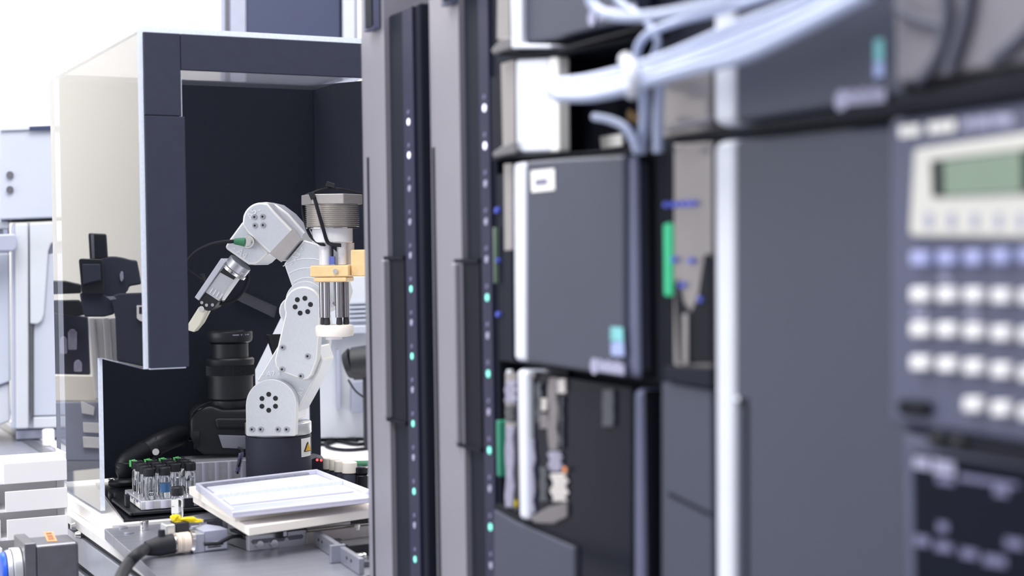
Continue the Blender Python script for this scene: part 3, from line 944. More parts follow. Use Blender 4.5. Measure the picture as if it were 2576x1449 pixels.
L0 = pz(640, 1385, ZP)
LR = Frame((L0[0], L0[1], ZP), 34)
lr = thing('linear_rail', 'steel linear rail with slotted end bracket under the cream stage', 'linear rail', LR)
lx = lambda px, py, y=0: LR.p(px, py, y)
def lprism(nm, pts, y0, y1, m, bevel=.0006, par=None):
    b_ = B(); b_.pxz(LR.xz(pts, y0), y0, y1); return obj(nm, b_, m, par or lr, bevel)
x_l, x_r = lx(625, 1370)[0], lx(1000, 1330)[0]
b = B(); b.box(x_l, x_r, .006, .075, .0005, lx(700, 1349)[2] - .001); obj('rail_body', b, 'steeldk', lr, .001)
lprism('slotted_bracket', [(625, 1349), (770, 1333), (772, 1371), (627, 1387)], -.002, .0055, 'alu2')
slb = lr
for a_, c_ in (((632, 1363), (718, 1355)), ((724, 1353), (764, 1349))):
    y_a = a_[1]
    pts = [(a_[0] + 4, y_a - 5), (c_[0] - 4, c_[1] - 5), (c_[0], c_[1]), (c_[0] - 4, c_[1] + 6), (a_[0] + 4, y_a + 6), (a_[0], y_a)]
    lprism('bracket_slot', pts, -.0026, -.0021, 'steeldk', 0)
for c in ((651, 1369), (687, 1366)):
    v = lx(*c, -.0026); b = B(); b.cone((v[0], -.0065, v[2]), (v[0], -.0027, v[2]), .0042, .0045, 18); obj('bracket_screw', b, 'chrome', lr)
lprism('rail_face', [(772, 1340), (1000, 1314), (1000, 1341), (772, 1370)], -.003, .0055, 'warmalu')
lprism('rail_tube', [(772, 1332), (1000, 1306), (1000, 1316), (772, 1341)], .012, .03, 'chrome', .003)
lprism('black_carriage', [(600, 1338), (772, 1322), (772, 1333), (625, 1348), (605, 1346)], .004, .03, 'rubber', .0006)
lprism('carriage_lug', [(700, 1335), (725, 1332), (725, 1352), (700, 1355)], -.009, -.0028, 'black', .0008)
v = lx(717, 1343, -.0092); b = B(); b.box(v[0] - .002, v[0] + .002, -.0098, -.0091, v[2] - .0025, v[2] + .0025); obj('carriage_pin', b, 'whiteen', lr)
v = lx(895, 1330, .002); b = B(); b.lathe([(.0055, v[2] - .001), (.0055, v[2] + .004), (.004, v[2] + .006)], (v[0], .002, 0), 20); obj('rail_bolt', b, 'chrome', lr)
for (xa2, xb2) in ((x_l + .002, x_l + .02), (x_r - .03, x_r - .01)):
    b = B(); b.box(xa2, xb2, .01, .06, lx(700, 1349)[2] - .0009, z1_ - .0197 - ZP); obj('stage_riser', b, 'steeldk', lr)

# side bracket running toward the tower
s0, s1 = pz(790, 1372, ZP), pz(905, 1449, ZP)
SB = Frame((*s0[:2], ZP), math.degrees(math.atan2(s1[1] - s0[1], s1[0] - s0[0])))
sb = thing('angle_bracket', 'drilled steel angle bracket on the plate in front of the right end of the rail', 'bracket', SB)
ln = float(np.linalg.norm((s1 - s0)[:2])) - .004
b = B(); b.box(0, ln, 0, .006, .0004, .017); obj('upright_face', b, 'steel', sb, .0006)
b = B(); b.box(0, ln * .8, .0062, .030, .0004, .006); obj('foot_flange', b, 'steeldk', sb, .0006)
for k in (.12, .2, .76, .85):
    b = B(); b.cone((ln * k, -.0006, .010), (ln * k, .001, .010), .0018, n=12); obj('drill_hole', b, 'hole', sb)
for k in (.45, .70):
    b = B(); b.lathe([(.006, .0062), (.006, .011), (.0045, .012)], (ln * k, .018, 0), 20); obj('flange_bolt', b, 'chrome', sb)
g0 = pz(888, 1402, ZP)
b = B(); b.box(-.012, .03, 0, .03, .0063, .040)
GB = Frame((*(pz(878, 1402, ZP + .006))[:2], ZP), A)
gb = thing('sensor_block', 'small black sensor block on a steel upright below the rail beside the dark tower', 'sensor', GB)
b = B(); b.box(0, .03, .0, .03, .0004, .0185); obj('block', b, 'black', gb, .001)
b = B(); b.box(-.018, -.001, .006, .012, .0004, .019); obj('upright', b, 'steel', gb, .0006)
b = B(); b.cone((.008, -.001, .008), (.008, .002, .008), .0018, n=14); obj('socket_screw', b, 'screw', gb)

# ================================================================== connector block, plugs, black cable
c0 = pz(487, 1392, ZP)
CB = Frame((c0[0], c0[1], ZP), 31)
cb_ = thing('connector_block', 'pale grey connector block with a printed label at the left end of the rail', 'connector', CB)
def cpr(nm, pts, y0, y1, m, bevel=.0005, par=None, yref=None):
    b_ = B(); b_.pxz(CB.xz(pts, y0 if yref is None else yref), y0, y1); return obj(nm, b_, m, par or cb_, bevel)
zt2 = CB.p(500, 1343)[2]
b = B(); b.box(CB.p(485, 1370)[0], CB.p(514, 1370)[0], -.001, .045, .0004, zt2); obj('front_block', b, 'profile', cb_, .0006)
xr_ = CB.p(573, 1360, .001)[0]; x5 = CB.p(514, 1370)[0]
zt3 = CB.p(520, 1336, .001)[2]
b = B(); b.pxy([(x5, .0005), (xr_, .0005), (xr_, .022), (xr_ - .008, .044), (x5, .044)], .0004, zt3); hb = obj('block_housing', b, 'midgrey', cb_, .0006)
hb.data.materials[0] = M['midgrey']
lbx0, lbx1 = CB.p(517, 1385)[0], CB.p(573, 1385)[0]
b = B(); b.box(lbx0, lbx1 - .001, .0000, .0004, .0018, .0105); lbl = obj('printed_label', b, 'whiteen', cb_)
for k, (u0, u1) in enumerate(((.10, .30), (.36, .85), (.10, .28), (.34, .80), (.10, .7))):
    z_ = .0082 - .0021 * (k // 2)
    b = B(); b.box(lbx0 + (lbx1 - lbx0) * u0, lbx0 + (lbx1 - lbx0) * u1, -.0004, -.0001, z_, z_ + .0012); obj('label_print', b, 'ink', lbl)
def cxp(px, py, y): return CB.p(px, py, y)
yk = .003
b = B(); b.cone(cxp(484.5, 1362, yk), cxp(476, 1362, yk), .0118, .0118, 30); obj('socket_flange', b, 'chrome', cb_)
def plug(nm, y, xs, par, m):
    pass
pg = thing('cable_plug', 'round cream coupling plug on a thick black cable, screwed into the connector block', 'plug', CB)
p0, p1 = Vector(cxp(475.8, 1363, yk)), Vector(cxp(440, 1367, yk))
for a_, c_, r0, r1, m in ((0, .55, .0112, .0112, 'plugcream'), (.56, .66, .0114, .0114, 'plugcream'), (.67, .86, .0112, .0108, 'plugcream'), (.87, .95, .0114, .0114, 'plugcream'), (.955, 1.12, .0092, .0092, 'chrome')):
    b = B(); b.cone(p0.lerp(p1, a_), p0.lerp(p1, c_), r0, r1, 32); obj('coupling_ring', b, m, pg, .0008)
q0, q1 = Vector(cxp(436, 1367, yk)), Vector(cxp(367, 1380, yk))
b = B(); b.tube([q0, q0.lerp(q1, .3), q0.lerp(q1, .55)], .0108, 20, 3); obj('plug_shell', b, 'rubber', pg)
b = B(); b.cone(q0.lerp(q1, .55), q1, .0108, .0078, 22); obj('strain_relief', b, 'rubber', pg)
b = B(); b.cone(q0.lerp(q1, .42) + Vector((0, 0, .008)), q0.lerp(q1, .42) + Vector((0, 0, .017)), .0042, .0038, 14); obj('plug_key', b, 'rubber', pg)
Y_ = CB.o[1]
dd = lambda px, py, Y: CB.loc(at(px, py, Y))
cg = lambda px, py, h: CB.loc(pz(px, py, ZP + h))
Yq = float((CB.o + CB.ex * q1.x + CB.ey * q1.y)[1])
b = B(); b.tube([q1, cg(345, 1395, .018), cg(326, 1414, .012), cg(312, 1436, .009), cg(301, 1462, .0075), cg(292, 1520, .0075), cg(286, 1600, .0075)], .0063, 16, 6); obj('black_cable', b, 'rubber', pg)
# second connector with the yellow tape
sc_ = thing('sensor_connector', 'black and silver square connector standing behind the cream plug', 'connector', CB)
def cbox(nm, pxa, pxb, pya, pyb, y0, y1, m, bevel, par):
    xa_, _, zh = CB.p(pxa, pya, y0); xb_, _, zl = CB.p(pxb, pyb, y0)
    b_ = B(); b_.box(xa_, xb_, y0, y1, zl, zh); return obj(nm, b_, m, par, bevel)
cbox('silver_shell', 417, 443, 1321, 1349, .020, .040, 'alu2', .002, sc_)
cbox('black_shell', 443.3, 478, 1316, 1352, .020, .042, 'ink', .0015, sc_)
cbox('foot', 420, 476, 1349.5, 1378, .034, .05, 'rubber', .001, sc_)
cbox('base_foot', 424, 470, 1379, 1388, .030, .052, 'rubber', .001, sc_)
yt = thing('tape_scrap', 'crumpled scrap of bright yellow tape on top of the square connector', 'tape', CB)
pts = [(430, 1303), (436, 1298), (446, 1297), (454, 1302), (457, 1306), (470, 1304), (490, 1303), (497, 1308), (510, 1309), (512, 1313), (495, 1315), (478, 1315), (462, 1320), (448, 1318), (433, 1312)]
lo2, hi2 = [], []
for k, (x, y) in enumerate(pts):
    v = np.array(CB.p(x, y, .03 + .010 * math.sin(k * .9)))
    lo2.append(v); hi2.append(v + np.array([0, .004, .0012]))
b = B(); b.hull8(lo2, hi2); obj('tape_strip', b, 'yellow', yt, .0008)
b = B(); b.tube([CB.p(436, 1304, .026), CB.p(442, 1299, .030), CB.p(450, 1301, .036), CB.p(447, 1306, .030)], .0026, 8, 4); obj('tape_curl', b, 'yellow', yt)
b = B(); b.tube([CB.p(514, 1369, -.0025), CB.p(530, 1368, -.0035), CB.p(548, 1367, -.0035), CB.p(565, 1359, -.0035), CB.p(582, 1351, -.0035), CB.p(600, 1349, -.002), CB.p(625, 1350, .0)], .0021, 10)
tag(obj('thin_cable', b, 'rubber', None, loc=CB.o, rz=CB.deg), 'thin black cable running from the connector block to the black carriage', 'cable')

# strip of machined steel behind the connector
b = B(); b.hull8([(*p, 0) for p in P2([(463, 1308), (550, 1294), (583, 1306), (512, 1315)], ZP + .012)], [(*p, .004) for p in P2([(463, 1308), (550, 1294), (583, 1306), (512, 1315)], ZP + .012)])
b.hull8([(*p, -.0116) for p in P2([(500, 1306), (540, 1301), (560, 1304), (520, 1310)], ZP + .012)], [(*p, -.0002) for p in P2([(500, 1306), (540, 1301), (560, 1304), (520, 1310)], ZP + .012)])
tag(obj('steel_bar', b, 'steel', None, .0005, loc=(0, 0, ZP + .012)), 'flat machined steel bar behind the connector block and yellow tape', 'bar')

# ================================================================== small dark jars at the right
JY = 2.13
jar_l = ['dark jar with a frosted cap farthest left behind the slide tray', 'second dark jar from the left behind the slide tray', 'third dark jar from the left behind the slide tray', 'largest looking dark jar with frosted cap nearest the dark tower']
for k, (px, ytop, wpx, dy) in enumerate(((829, 1152, 30, .02), (843, 1155, 28, .0), (858, 1159, 32, -.02), (880, 1162, 38, -.045))):
    o_ = at(px, 1240, JY + dy)
    f_ = Frame((o_[0], o_[1], ZB), 0)
    r_ = wpx / 2 * (JY + dy) / F_PX
    za, zb2 = f_.p(px, ytop)[2], f_.p(px, ytop + 27)[2]
    j_ = thing('jar', jar_l[k], 'jar', f_, 'dark jars with frosted caps behind the slide tray')
    b = B(); b.lathe([(r_, 0.0004), (r_, zb2 - .004), (r_ * .8, zb2 - .0005)], n=28); obj('dark_body', b, 'basebk', j_)
    b = B(); b.lathe([(r_ * 1.0, zb2), (r_ * 1.03, zb2 + .001), (r_ * 1.0, za - .001), (r_ * .9, za)], n=28); obj('frosted_cap', b, 'cream', j_)
o_ = at(908, 1200, 2.09)
f_ = Frame((o_[0], o_[1], ZB), 0)
b = B(); b.lathe([(.012, .0004), (.012, .022), (.009, .025)], n=28); b.lathe([(.0115, .0256), (.0115, .033), (.010, .034)], n=28)
jr = thing('jar', 'shiny black squat jar beside the dark tower, behind the slide tray', 'jar', f_)
obj('dark_body', b, 'blackgl', jr)
gf = Frame((*at(895, 1200, 2.2)[:2], ZB), 0)
zg = gf.p(895, 1169)[2]
gt_ = thing('green_tube', 'green plastic tube lying on a stand behind the frosted jar caps', 'tube', gf)
b = B(); b.cone((-.012, 0, zg), (.03, 0, zg), .0055, .006, 20); obj('tube_body', b, 'green', gt_)
b = B(); b.cone((-.016, 0, zg), (-.0122, 0, zg), .0045, .0045, 18); obj('tube_end', b, 'neongr', gt_)
b = B(); b.box(-.002, .02, -.004, .004, .0004, zg - .0058); obj('tube_stand', b, 'black', gt_)
# control box with red lamps behind the robot foot
kf = Frame((*at(770, 1200, 2.17)[:2], ZB), 12)
for ch in list(kt.children):
    bpy.data.objects.remove(ch)
kt.location = kf.o; kt.rotation_euler.z = math.radians(12)
b = B(); b.pxz(kf.xz([(742, 1173), (795, 1151), (818, 1157), (818, 1240), (742, 1240)], .0), .0, .05); obj('block_body', b, 'basebk', kt, .001)
for c in ((798, 1157), (808, 1158)):
    v = kf.p(*c, -.001); b = B(); b.cone((v[0], -.0015, v[2]), (v[0], .001, v[2]), .0018, n=12); obj('red_lamp', b, 'red', kt)
# black funnel behind the lower arm
ff = Frame((*at(690, 1100, 2.20)[:2], ZB), 0)
fn = thing('funnel_cup', 'black tapered cup on a thin stand half hidden behind the robot lower arm', 'cup', ff)
ft, fb = ff.p(690, 842)[2], ff.p(690, 905)[2]
b = B(); b.lathe([(.006, fb), (.0165, ft - .003), (.0175, ft), (.0155, ft), (.005, fb + .004)], (.0075, 0, 0), 30); obj('cup', b, 'black', fn)
b = B(); b.lathe([(.012, 0.0005), (.012, .004), (.003, .006), (.003, fb - .0003)], (.0075, 0, 0), 18); obj('stand', b, 'black', fn)

# ================================================================== white bins, steel box at the left
bz = at(170, 1250, 1.98)
BN = Frame((bz[0], bz[1], 0), A)
bl_ = ['topmost white bin of the stack at the left edge', 'second white bin from the top of the left stack', 'white bin marked with a small drawn d, third from the top of the left stack',
       'fourth white bin from the top, partly behind the steel box', 'lowest visible white bin of the left stack, behind the blue cap']
zs_ = [BN.p(20, y)[2] for y in (1166, 1237, 1308, 1379, 1450)]
pit = zs_[0] - zs_[1]
xL = BN.p(10, 1200)[0]
for k in range(5):
    zt4 = zs_[k]
    zb4 = zt4 - pit * .74
    f_ = Frame((BN.o[0], BN.o[1], zb4), A)
    xl_, xr2 = BN.p(9 + k * 3, 1200)[0], 0.0
    n_ = thing('bin', bl_[k], 'bin', f_, 'white stacking bins at the left')
    h = zt4 - zb4
    hs = pit - .0006
    b = B(); b.box(xl_, xr2, 0, .003, 0, h); obj('front_wall', b, 'binw', n_, .0008)
    b = B(); b.box(xl_ - .012, xr2 - .003, .055, .058, 0, h + .004); obj('back_wall', b, 'binw', n_, .0008)
    b = B(); b.box(xr2 - .003, xr2, .0031, .0549 + .003, 0, hs); obj('end_wall', b, 'binw', n_, .0006)
    b = B(); b.box(xl_ - .010, xl_ - .007, .0031, .0549, 0, h); obj('end_wall', b, 'binw', n_, .0006)
    b = B(); b.box(xl_ - .007, xr2 - .003, .0031, .0549, 0, .003); obj('bin_floor', b, 'binw', n_)
    if k == 2:
        v = BN.p(153, 1290, .0545)
        text('drawn_mark', 'd.', (v[0], .0545, v[2] - zb4), (1, 0, 0), (0, 0, 1), .007, 'leddim', n_)
b = B(); b.box(-.14, .002, -.01, .07, 0, zs_[4] - pit * .74 - .0008)
tag(obj('bin_pedestal', b, 'steeldk', None, loc=BN.o, rz=A), 'dark pedestal under the stack of white bins at the left edge', 'pedestal')

so = at(200, 1449, 1.72)
SX = Frame((so[0], so[1], 0), A)
sx = thing('steel_box', 'grey steel box with an orange sticker on its lid in the bottom left corner', 'box', SX)
x_a, x_b = SX.p(88, 1400)[0], SX.p(199, 1400)[0]
z_t = SX.p(150, 1367)[2]
b = B(); b.box(x_a, x_b, 0, .058, z_t - .16, z_t); bx_ = obj('box_body', b, 'steeldk', sx, .004, 3)
b = B(); b.box(SX.p(61, 1400)[0], x_a + .001 + .0, -.003, .066, z_t - .16, z_t + .0035); obj('end_flange', b, 'steeldk', sx, .0012)
x_f = SX.p(61, 1400)[0]
lpt = [(109, 1339), (133, 1338), (144, 1362), (119, 1363)]
b = B(); b.hull8([(*SX.g(x, y, z_t)[:2], z_t + .0002) for x, y in lpt], [(*SX.g(x, y, z_t)[:2], z_t + .0005) for x, y in lpt]); sk = obj('orange_label', b, 'orst', sx)
v0_, v1_ = np.array(SX.g(121, 1339, z_t)), np.array(SX.g(131, 1362, z_t))
c_ = (v0_ + v1_) / 2
for k, u in enumerate((.16, .26, .42, .52, .62, .74, .84)):
    q = v0_ + (v1_ - v0_) * u
    b = B(); b.box(q[0] - .003, q[0] + .003, q[1] - .0011, q[1] + .0011, z_t + .0006, z_t + .0008); obj('label_print', b, 'ink', sk)
b = B(); b.cone((x_f - .001, .030, z_t - .03), (x_f - .012, .030, z_t - .03), .0065, n=18); obj('cable_gland', b, 'chrome', sx)
v = SX.p(48, 1440, .02)
xq = x_f
b = B(); b.cone((xq - .0002, .028, v[2]), (xq - .010, .028, v[2]), .0265, n=40); obj('rear_flange', b, 'alu2', sx, .001)
b = B(); b.cone((xq - .0104, .028, v[2]), (xq - .016, .028, v[2]), .025, .024, 40); obj('coupling_nut', b, 'profile', sx, .001)
b = B(); b.cone((xq - .0163, .028, v[2]), (xq - .022, .028, v[2]), .0235, .021, 40); obj('blue_cap', b, 'blue', sx, .002)
b = B(); b.box(x_a - .01, x_b, .005, .05, 0, z_t - .1605); obj('box_pedestal', b, 'steeldk', sx)

# ================================================================== background, left
Yb = 3.0
LB = Frame((*at(70, 1000, Yb)[:2], 0), 18)
def lp(nm, pts, y0, y1, m, par, bevel=.004, yref=None):
    b_ = B(); b_.pxz(LB.xz(pts, y0 if yref is None else yref), y0, y1); return obj(nm, b_, m, par, bevel)
u_ = thing('white_instrument', 'pale blue-white instrument with two dark round buttons on the left cabinet', 'instrument', LB)
lp('instrument_body', [(-2, 322), (205, 314), (205, 545), (-2, 553)], 0, .3, 'paleblue', u_)
lp('top_cover', [(2, 319), (205, 311), (205, 321.5), (2, 329)], -.006, -.0003, 'bgwhite', u_, .001)
b = lp('dark_slot', [(74, 318), (205, 313), (205, 325), (74, 328)], -.010, -.0065, 'navy', u_, .001)
for y in (440, 477):
    v = LB.p(25, y, -.001); bb = B(); bb.cone((v[0], -.006, v[2]), (v[0], .001, v[2]), .0068, n=24); obj('round_button', bb, 'steeldk', u_)
cbn = thing('white_cabinet', 'tall white lab cabinet with a curved door pull under the pale blue instrument', 'cabinet', LB)
lp('cabinet_body', [(28, 563), (205, 556), (205, 1076), (28, 1080)], .012, .30, 'paleblue', cbn)
lp('side_column', [(38, 562), (71, 561), (72, 1079), (40, 1080)], -.012, .0115, 'bgwhite', cbn)
lp('door', [(74, 561), (205, 556), (205, 610), (140, 608), (128, 614), (122, 632), (111, 790), (106, 806), (96, 815), (76, 815)], -.010, .0115, 'bgwhite', cbn, .003)
lp('door_gap', [(76, 816), (83, 816), (83, 1046), (77, 1046)], -.002, .0115, 'steeldk', cbn, 0)
lp('lower_panel', [(84, 640), (205, 636), (205, 1044), (84, 1047)], .002, .0117, 'paleblue', cbn, .003)
lp('base_strip', [(84, 1050), (205, 1046), (205, 1072), (84, 1077)], -.004, .0115, 'bgwhite', cbn, .002)
b = B(); b.box(LB.p(40, 1080, .02)[0], LB.p(205, 1080, .02)[0], .02, .28, LB.p(60, 1110)[2] + .0015, LB.p(60, 1082, .02)[2]); obj('plinth', b, 'midgrey', cbn, .002)
sd = thing('pale_machine', 'blurred pale machine with a grey clamp at the left edge beside the white cabinet', 'machine', LB)
lp('machine_body', [(-90, 640), (24, 636), (26, 960), (-90, 1000)], .02, .25, 'paleblue', sd)
lp('grey_clamp', [(-60, 592), (38, 588), (43, 600), (42, 626), (34, 632), (-60, 634)], -.08, -.014, 'midgrey', sd)
lp('clamp_post', [(8, 576), (20, 576), (20, 589), (8, 589)], .02, .05, 'midgrey', sd, .001)
lp('machine_top', [(-90, 556), (24, 556), (24, 576), (-90, 576)], .02, .25, 'bgwhite', sd)
lp('machine_back', [(-90, 576.5), (24, 576.5), (24, 640), (-90, 640)], .09, .25, 'bgwhite', sd)
lp('machine_foot', [(-90, 1001), (24, 961), (26, 1060), (-90, 1100)], .03, .25, 'bgwhite', sd)
# far bench rail on which they stand
FB = Frame((*at(80, 1090, 2.8)[:2], 0), A)
zf = LB.p(60, 1110)[2]
fb_ = thing('far_bench', 'blurred aluminium bench running back at the left behind the white bins', 'bench', Frame((LB.o[0], LB.o[1], 0), 18))
b = B(); b.box(-.5, .18, -.30, .5, zf - .03, zf - .0006); obj('bench_top', b, 'steel', fb_, .002)
e0, e1 = LB.loc(pz(-10, 1035, zf)), LB.loc(pz(160, 1130, zf))
d_ = np.array(e1) - np.array(e0)
nrm = np.array([-d_[1], d_[0], 0]); nrm /= np.linalg.norm(nrm)
for k, (off, m) in enumerate(((0.0, 'bench'), (-.035, 'steeldk'), (.03, 'profile'))):
    a0_ = np.array(e0) + nrm * off; a1_ = np.array(e1) + d_ * .3 + nrm * off
    w2 = nrm * .011
    b = B(); b.hull8([(*(a0_ - w2)[:2], zf - .0004), (*(a1_ - w2)[:2], zf - .0004), (*(a1_ + w2)[:2], zf - .0004), (*(a0_ + w2)[:2], zf - .0004)],
                     [(*(a0_ - w2)[:2], zf + .001), (*(a1_ - w2)[:2], zf + .001), (*(a1_ + w2)[:2], zf + .001), (*(a0_ + w2)[:2], zf + .001)])
    obj('bench_rail', b, m, fb_, .001)
for x in (-.48, .13):
    for y in (-.28, .45):
        b = B(); b.box(x, x + .04, y, y + .04, 0, zf - .0305); obj('leg', b, 'profile', fb_)
bp_ = LB.loc(pz(128, 1118, zf))
b = B(); b.lathe([(.011, 0), (.011, .028), (.009, .03)], n=24)
tag(obj('small_bottle', b, 'white', None, loc=(*pz(122, 1120, zf)[:2], zf + .0004)), 'small pale bottle standing on the far bench below the white cabinet', 'bottle')

# device seen only as a mirror image in the enclosure's side panel
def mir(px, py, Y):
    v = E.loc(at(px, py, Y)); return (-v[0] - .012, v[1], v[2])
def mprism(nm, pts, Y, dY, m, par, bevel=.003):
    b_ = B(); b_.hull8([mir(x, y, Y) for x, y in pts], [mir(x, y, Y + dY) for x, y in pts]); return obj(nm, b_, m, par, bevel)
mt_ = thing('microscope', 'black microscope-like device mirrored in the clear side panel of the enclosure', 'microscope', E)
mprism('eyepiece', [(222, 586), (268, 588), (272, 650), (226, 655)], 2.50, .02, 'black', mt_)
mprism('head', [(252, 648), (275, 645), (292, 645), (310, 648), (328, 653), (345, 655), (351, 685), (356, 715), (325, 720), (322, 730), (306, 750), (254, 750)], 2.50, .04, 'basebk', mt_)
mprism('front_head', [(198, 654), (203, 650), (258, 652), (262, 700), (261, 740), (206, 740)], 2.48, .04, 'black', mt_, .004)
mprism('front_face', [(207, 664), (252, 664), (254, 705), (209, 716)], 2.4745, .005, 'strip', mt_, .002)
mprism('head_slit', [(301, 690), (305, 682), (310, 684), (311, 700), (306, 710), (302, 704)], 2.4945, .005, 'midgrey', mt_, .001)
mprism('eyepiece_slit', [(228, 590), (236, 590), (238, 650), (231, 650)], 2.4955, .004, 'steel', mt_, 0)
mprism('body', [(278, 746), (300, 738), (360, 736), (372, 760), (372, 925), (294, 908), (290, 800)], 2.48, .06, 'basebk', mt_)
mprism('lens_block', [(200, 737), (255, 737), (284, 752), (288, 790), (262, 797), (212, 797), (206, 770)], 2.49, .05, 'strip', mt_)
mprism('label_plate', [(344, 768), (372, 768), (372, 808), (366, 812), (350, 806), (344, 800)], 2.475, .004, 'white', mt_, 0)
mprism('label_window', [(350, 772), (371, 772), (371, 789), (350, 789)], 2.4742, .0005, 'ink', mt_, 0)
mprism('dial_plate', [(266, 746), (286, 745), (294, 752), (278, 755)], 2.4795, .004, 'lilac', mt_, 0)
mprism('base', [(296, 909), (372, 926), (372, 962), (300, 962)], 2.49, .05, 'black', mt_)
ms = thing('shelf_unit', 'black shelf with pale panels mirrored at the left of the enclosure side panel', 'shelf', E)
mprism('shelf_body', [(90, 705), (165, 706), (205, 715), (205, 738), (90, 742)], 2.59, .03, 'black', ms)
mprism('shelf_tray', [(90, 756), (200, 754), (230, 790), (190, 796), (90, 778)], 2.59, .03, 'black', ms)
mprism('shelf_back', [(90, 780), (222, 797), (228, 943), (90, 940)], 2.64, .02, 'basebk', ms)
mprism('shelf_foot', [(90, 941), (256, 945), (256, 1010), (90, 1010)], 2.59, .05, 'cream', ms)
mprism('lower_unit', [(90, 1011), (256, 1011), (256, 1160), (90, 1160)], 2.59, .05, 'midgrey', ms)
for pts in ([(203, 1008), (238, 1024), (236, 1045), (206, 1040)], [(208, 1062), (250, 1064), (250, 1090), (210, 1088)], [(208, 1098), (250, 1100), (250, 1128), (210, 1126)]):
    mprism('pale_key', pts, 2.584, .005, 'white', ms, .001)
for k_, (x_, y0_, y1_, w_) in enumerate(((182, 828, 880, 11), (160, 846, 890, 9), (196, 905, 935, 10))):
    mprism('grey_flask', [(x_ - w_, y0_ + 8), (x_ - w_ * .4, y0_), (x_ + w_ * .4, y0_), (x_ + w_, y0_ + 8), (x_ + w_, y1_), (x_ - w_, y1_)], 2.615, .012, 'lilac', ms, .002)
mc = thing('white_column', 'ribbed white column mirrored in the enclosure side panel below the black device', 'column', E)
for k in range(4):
    mprism('rib', [(221 + k * 18, 798), (239 + k * 18, 798), (254 + k * 17, 1005), (238 + k * 17, 1005)], 2.565 + .004 * (k % 2), .015, 'white', mc)

# ================================================================== background, behind the top of the enclosure
Yc = 3.9
TB = Frame((*at(720, 400, Yc)[:2], 0), 10)
def tp(nm, pts, y0, y1, m, par, bevel=.003):
    b_ = B(); b_.pxz(TB.xz(pts, y0), y0, y1); return obj(nm, b_, m, par, bevel)
tc_ = thing('blue_fronted_cabinet', 'tall blurred cabinet with a slate blue panel behind the top of the enclosure', 'cabinet', TB)
tp('blue_panel', [(620, -80), (856, -80), (858, 700), (622, 700)], 0, .25, 'navy', tc_)
tp('grey_side', [(578, -80), (619, -80), (621, 700), (580, 700)], .0, .25, 'midgrey', tc_)
tp('dark_gap', [(568, -80), (577.5, -80), (579, 700), (570, 700)], .02, .25, 'steeldk', tc_)
tp('left_post', [(554, -80), (567.5, -80), (569, 700), (556, 700)], .0, .25, 'midgrey', tc_)
tp('white_post', [(862, -80), (893, -80), (895, 700), (864, 700)], -.01, .25, 'bgwhite', tc_)
tp('dark_edge', [(893.5, -80), (900, -80), (902, 700), (895.5, 700)], -.0, .25, 'midgrey', tc_)
b = B(); x_1, x_2 = TB.p(554, 700)[0], TB.p(900, 700)[0]; b.box(x_1, x_2, .03, .24, 0, TB.p(720, 702)[2]); obj('cabinet_foot', b, 'midgrey', tc_)

# ================================================================== background seen past the robot at the right
Yd = 2.95
RBk = Frame((*at(850, 1100, Yd)[:2], 0), 12)
def rp(nm, pts, y0, y1, m, par, bevel=.003):
    b_ = B(); b_.pxz(RBk.xz(pts, y0), y0, y1); return obj(nm, b_, m, par, bevel)
zw = RBk.p(850, 1120)[2]
wb2 = thing('back_table', 'white back table seen past the robot base at the right', 'table', RBk)
b = B(); b.box(-.12, .45, -.40, .35, zw - .03, zw); obj('table_top', b, 'white', wb2, .002)
for x in (-.11, .4):
    for y in (-.38, .3):
        b = B(); b.box(x, x + .035, y, y + .035, 0, zw - .0305); obj('leg', b, 'profile', wb2)
wi = thing('white_analyser', 'blurred white analyser with grey louvres standing behind the robot', 'analyser', RBk)
rp('analyser_body', [(640, 700), (1000, 690), (1000, 1100), (640, 1105)], .05, .30, 'bgwhite', wi)
rp('grey_column', [(846, 880), (855, 880), (857, 1030), (848, 1030)], .03, .0495, 'midgrey', wi, .001)
rp('shelf_edge', [(800, 822), (960, 818), (960, 838), (800, 842)], .02, .0495, 'paleblue', wi, .002)
for k in range(5):
    rp('louvre', [(878, 760 + k * 11), (950, 757 + k * 11), (950, 762 + k * 11), (878, 765 + k * 11)], .04, .0495, 'paleblue', wi, 0)
rp('grey_drawer', [(884, 960), (960, 955), (960, 1035), (884, 1040)], .03, .0495, 'midgrey', wi)
dk = thing('dark_barrel', 'blurred dark barrel shaped device beyond the robot, half hidden by the tower', 'device', RBk)
v = RBk.p(870, 925, -.02)
b = B(); b.cone((v[0], -.03, v[2] + .004), (v[0] + .012, -.034, v[2] + .008), .024, .031, 28); b.cone((v[0] + .0122, -.034, v[2] + .008), (v[0] + .07, -.05, v[2] + .014), .031, .034, 28)
obj('barrel', b, 'black', dk)
b = B(); b.box(v[0] + .03, v[0] + .05, -.05, -.03, zw + .0006, v[2] - .02); obj('barrel_stand', b, 'black', dk)
b = B(); b.tube([(v[0] + .0, -.06, v[2] - .02), (v[0] + .012, -.07, v[2] - .04), (v[0] + .03, -.07, v[2] - .055)], .002, 8); obj('trigger_wire', b, 'black', dk)
cabl = ['upper looped dark cable lying on the white back table', 'middle looped dark cable lying on the white back table', 'lowest dark cable crossing the white back table']
for k, pts in enumerate((((770, 1098), (830, 1100), (870, 1090), (910, 1094), (960, 1092)), ((775, 1108), (815, 1112), (850, 1104), (900, 1112), (960, 1100)), ((960, 1118), (880, 1126), (830, 1120), (820, 1108), (850, 1098), (900, 1102)))):
    b = B(); b.tube([(*pz(x, y + 6, zw + .004)[:2], zw + .004) for x, y in pts], .0032, 8)
    tag(obj('table_cable', b, 'seam', None), cabl[k], 'cable', 'cables on the back table')

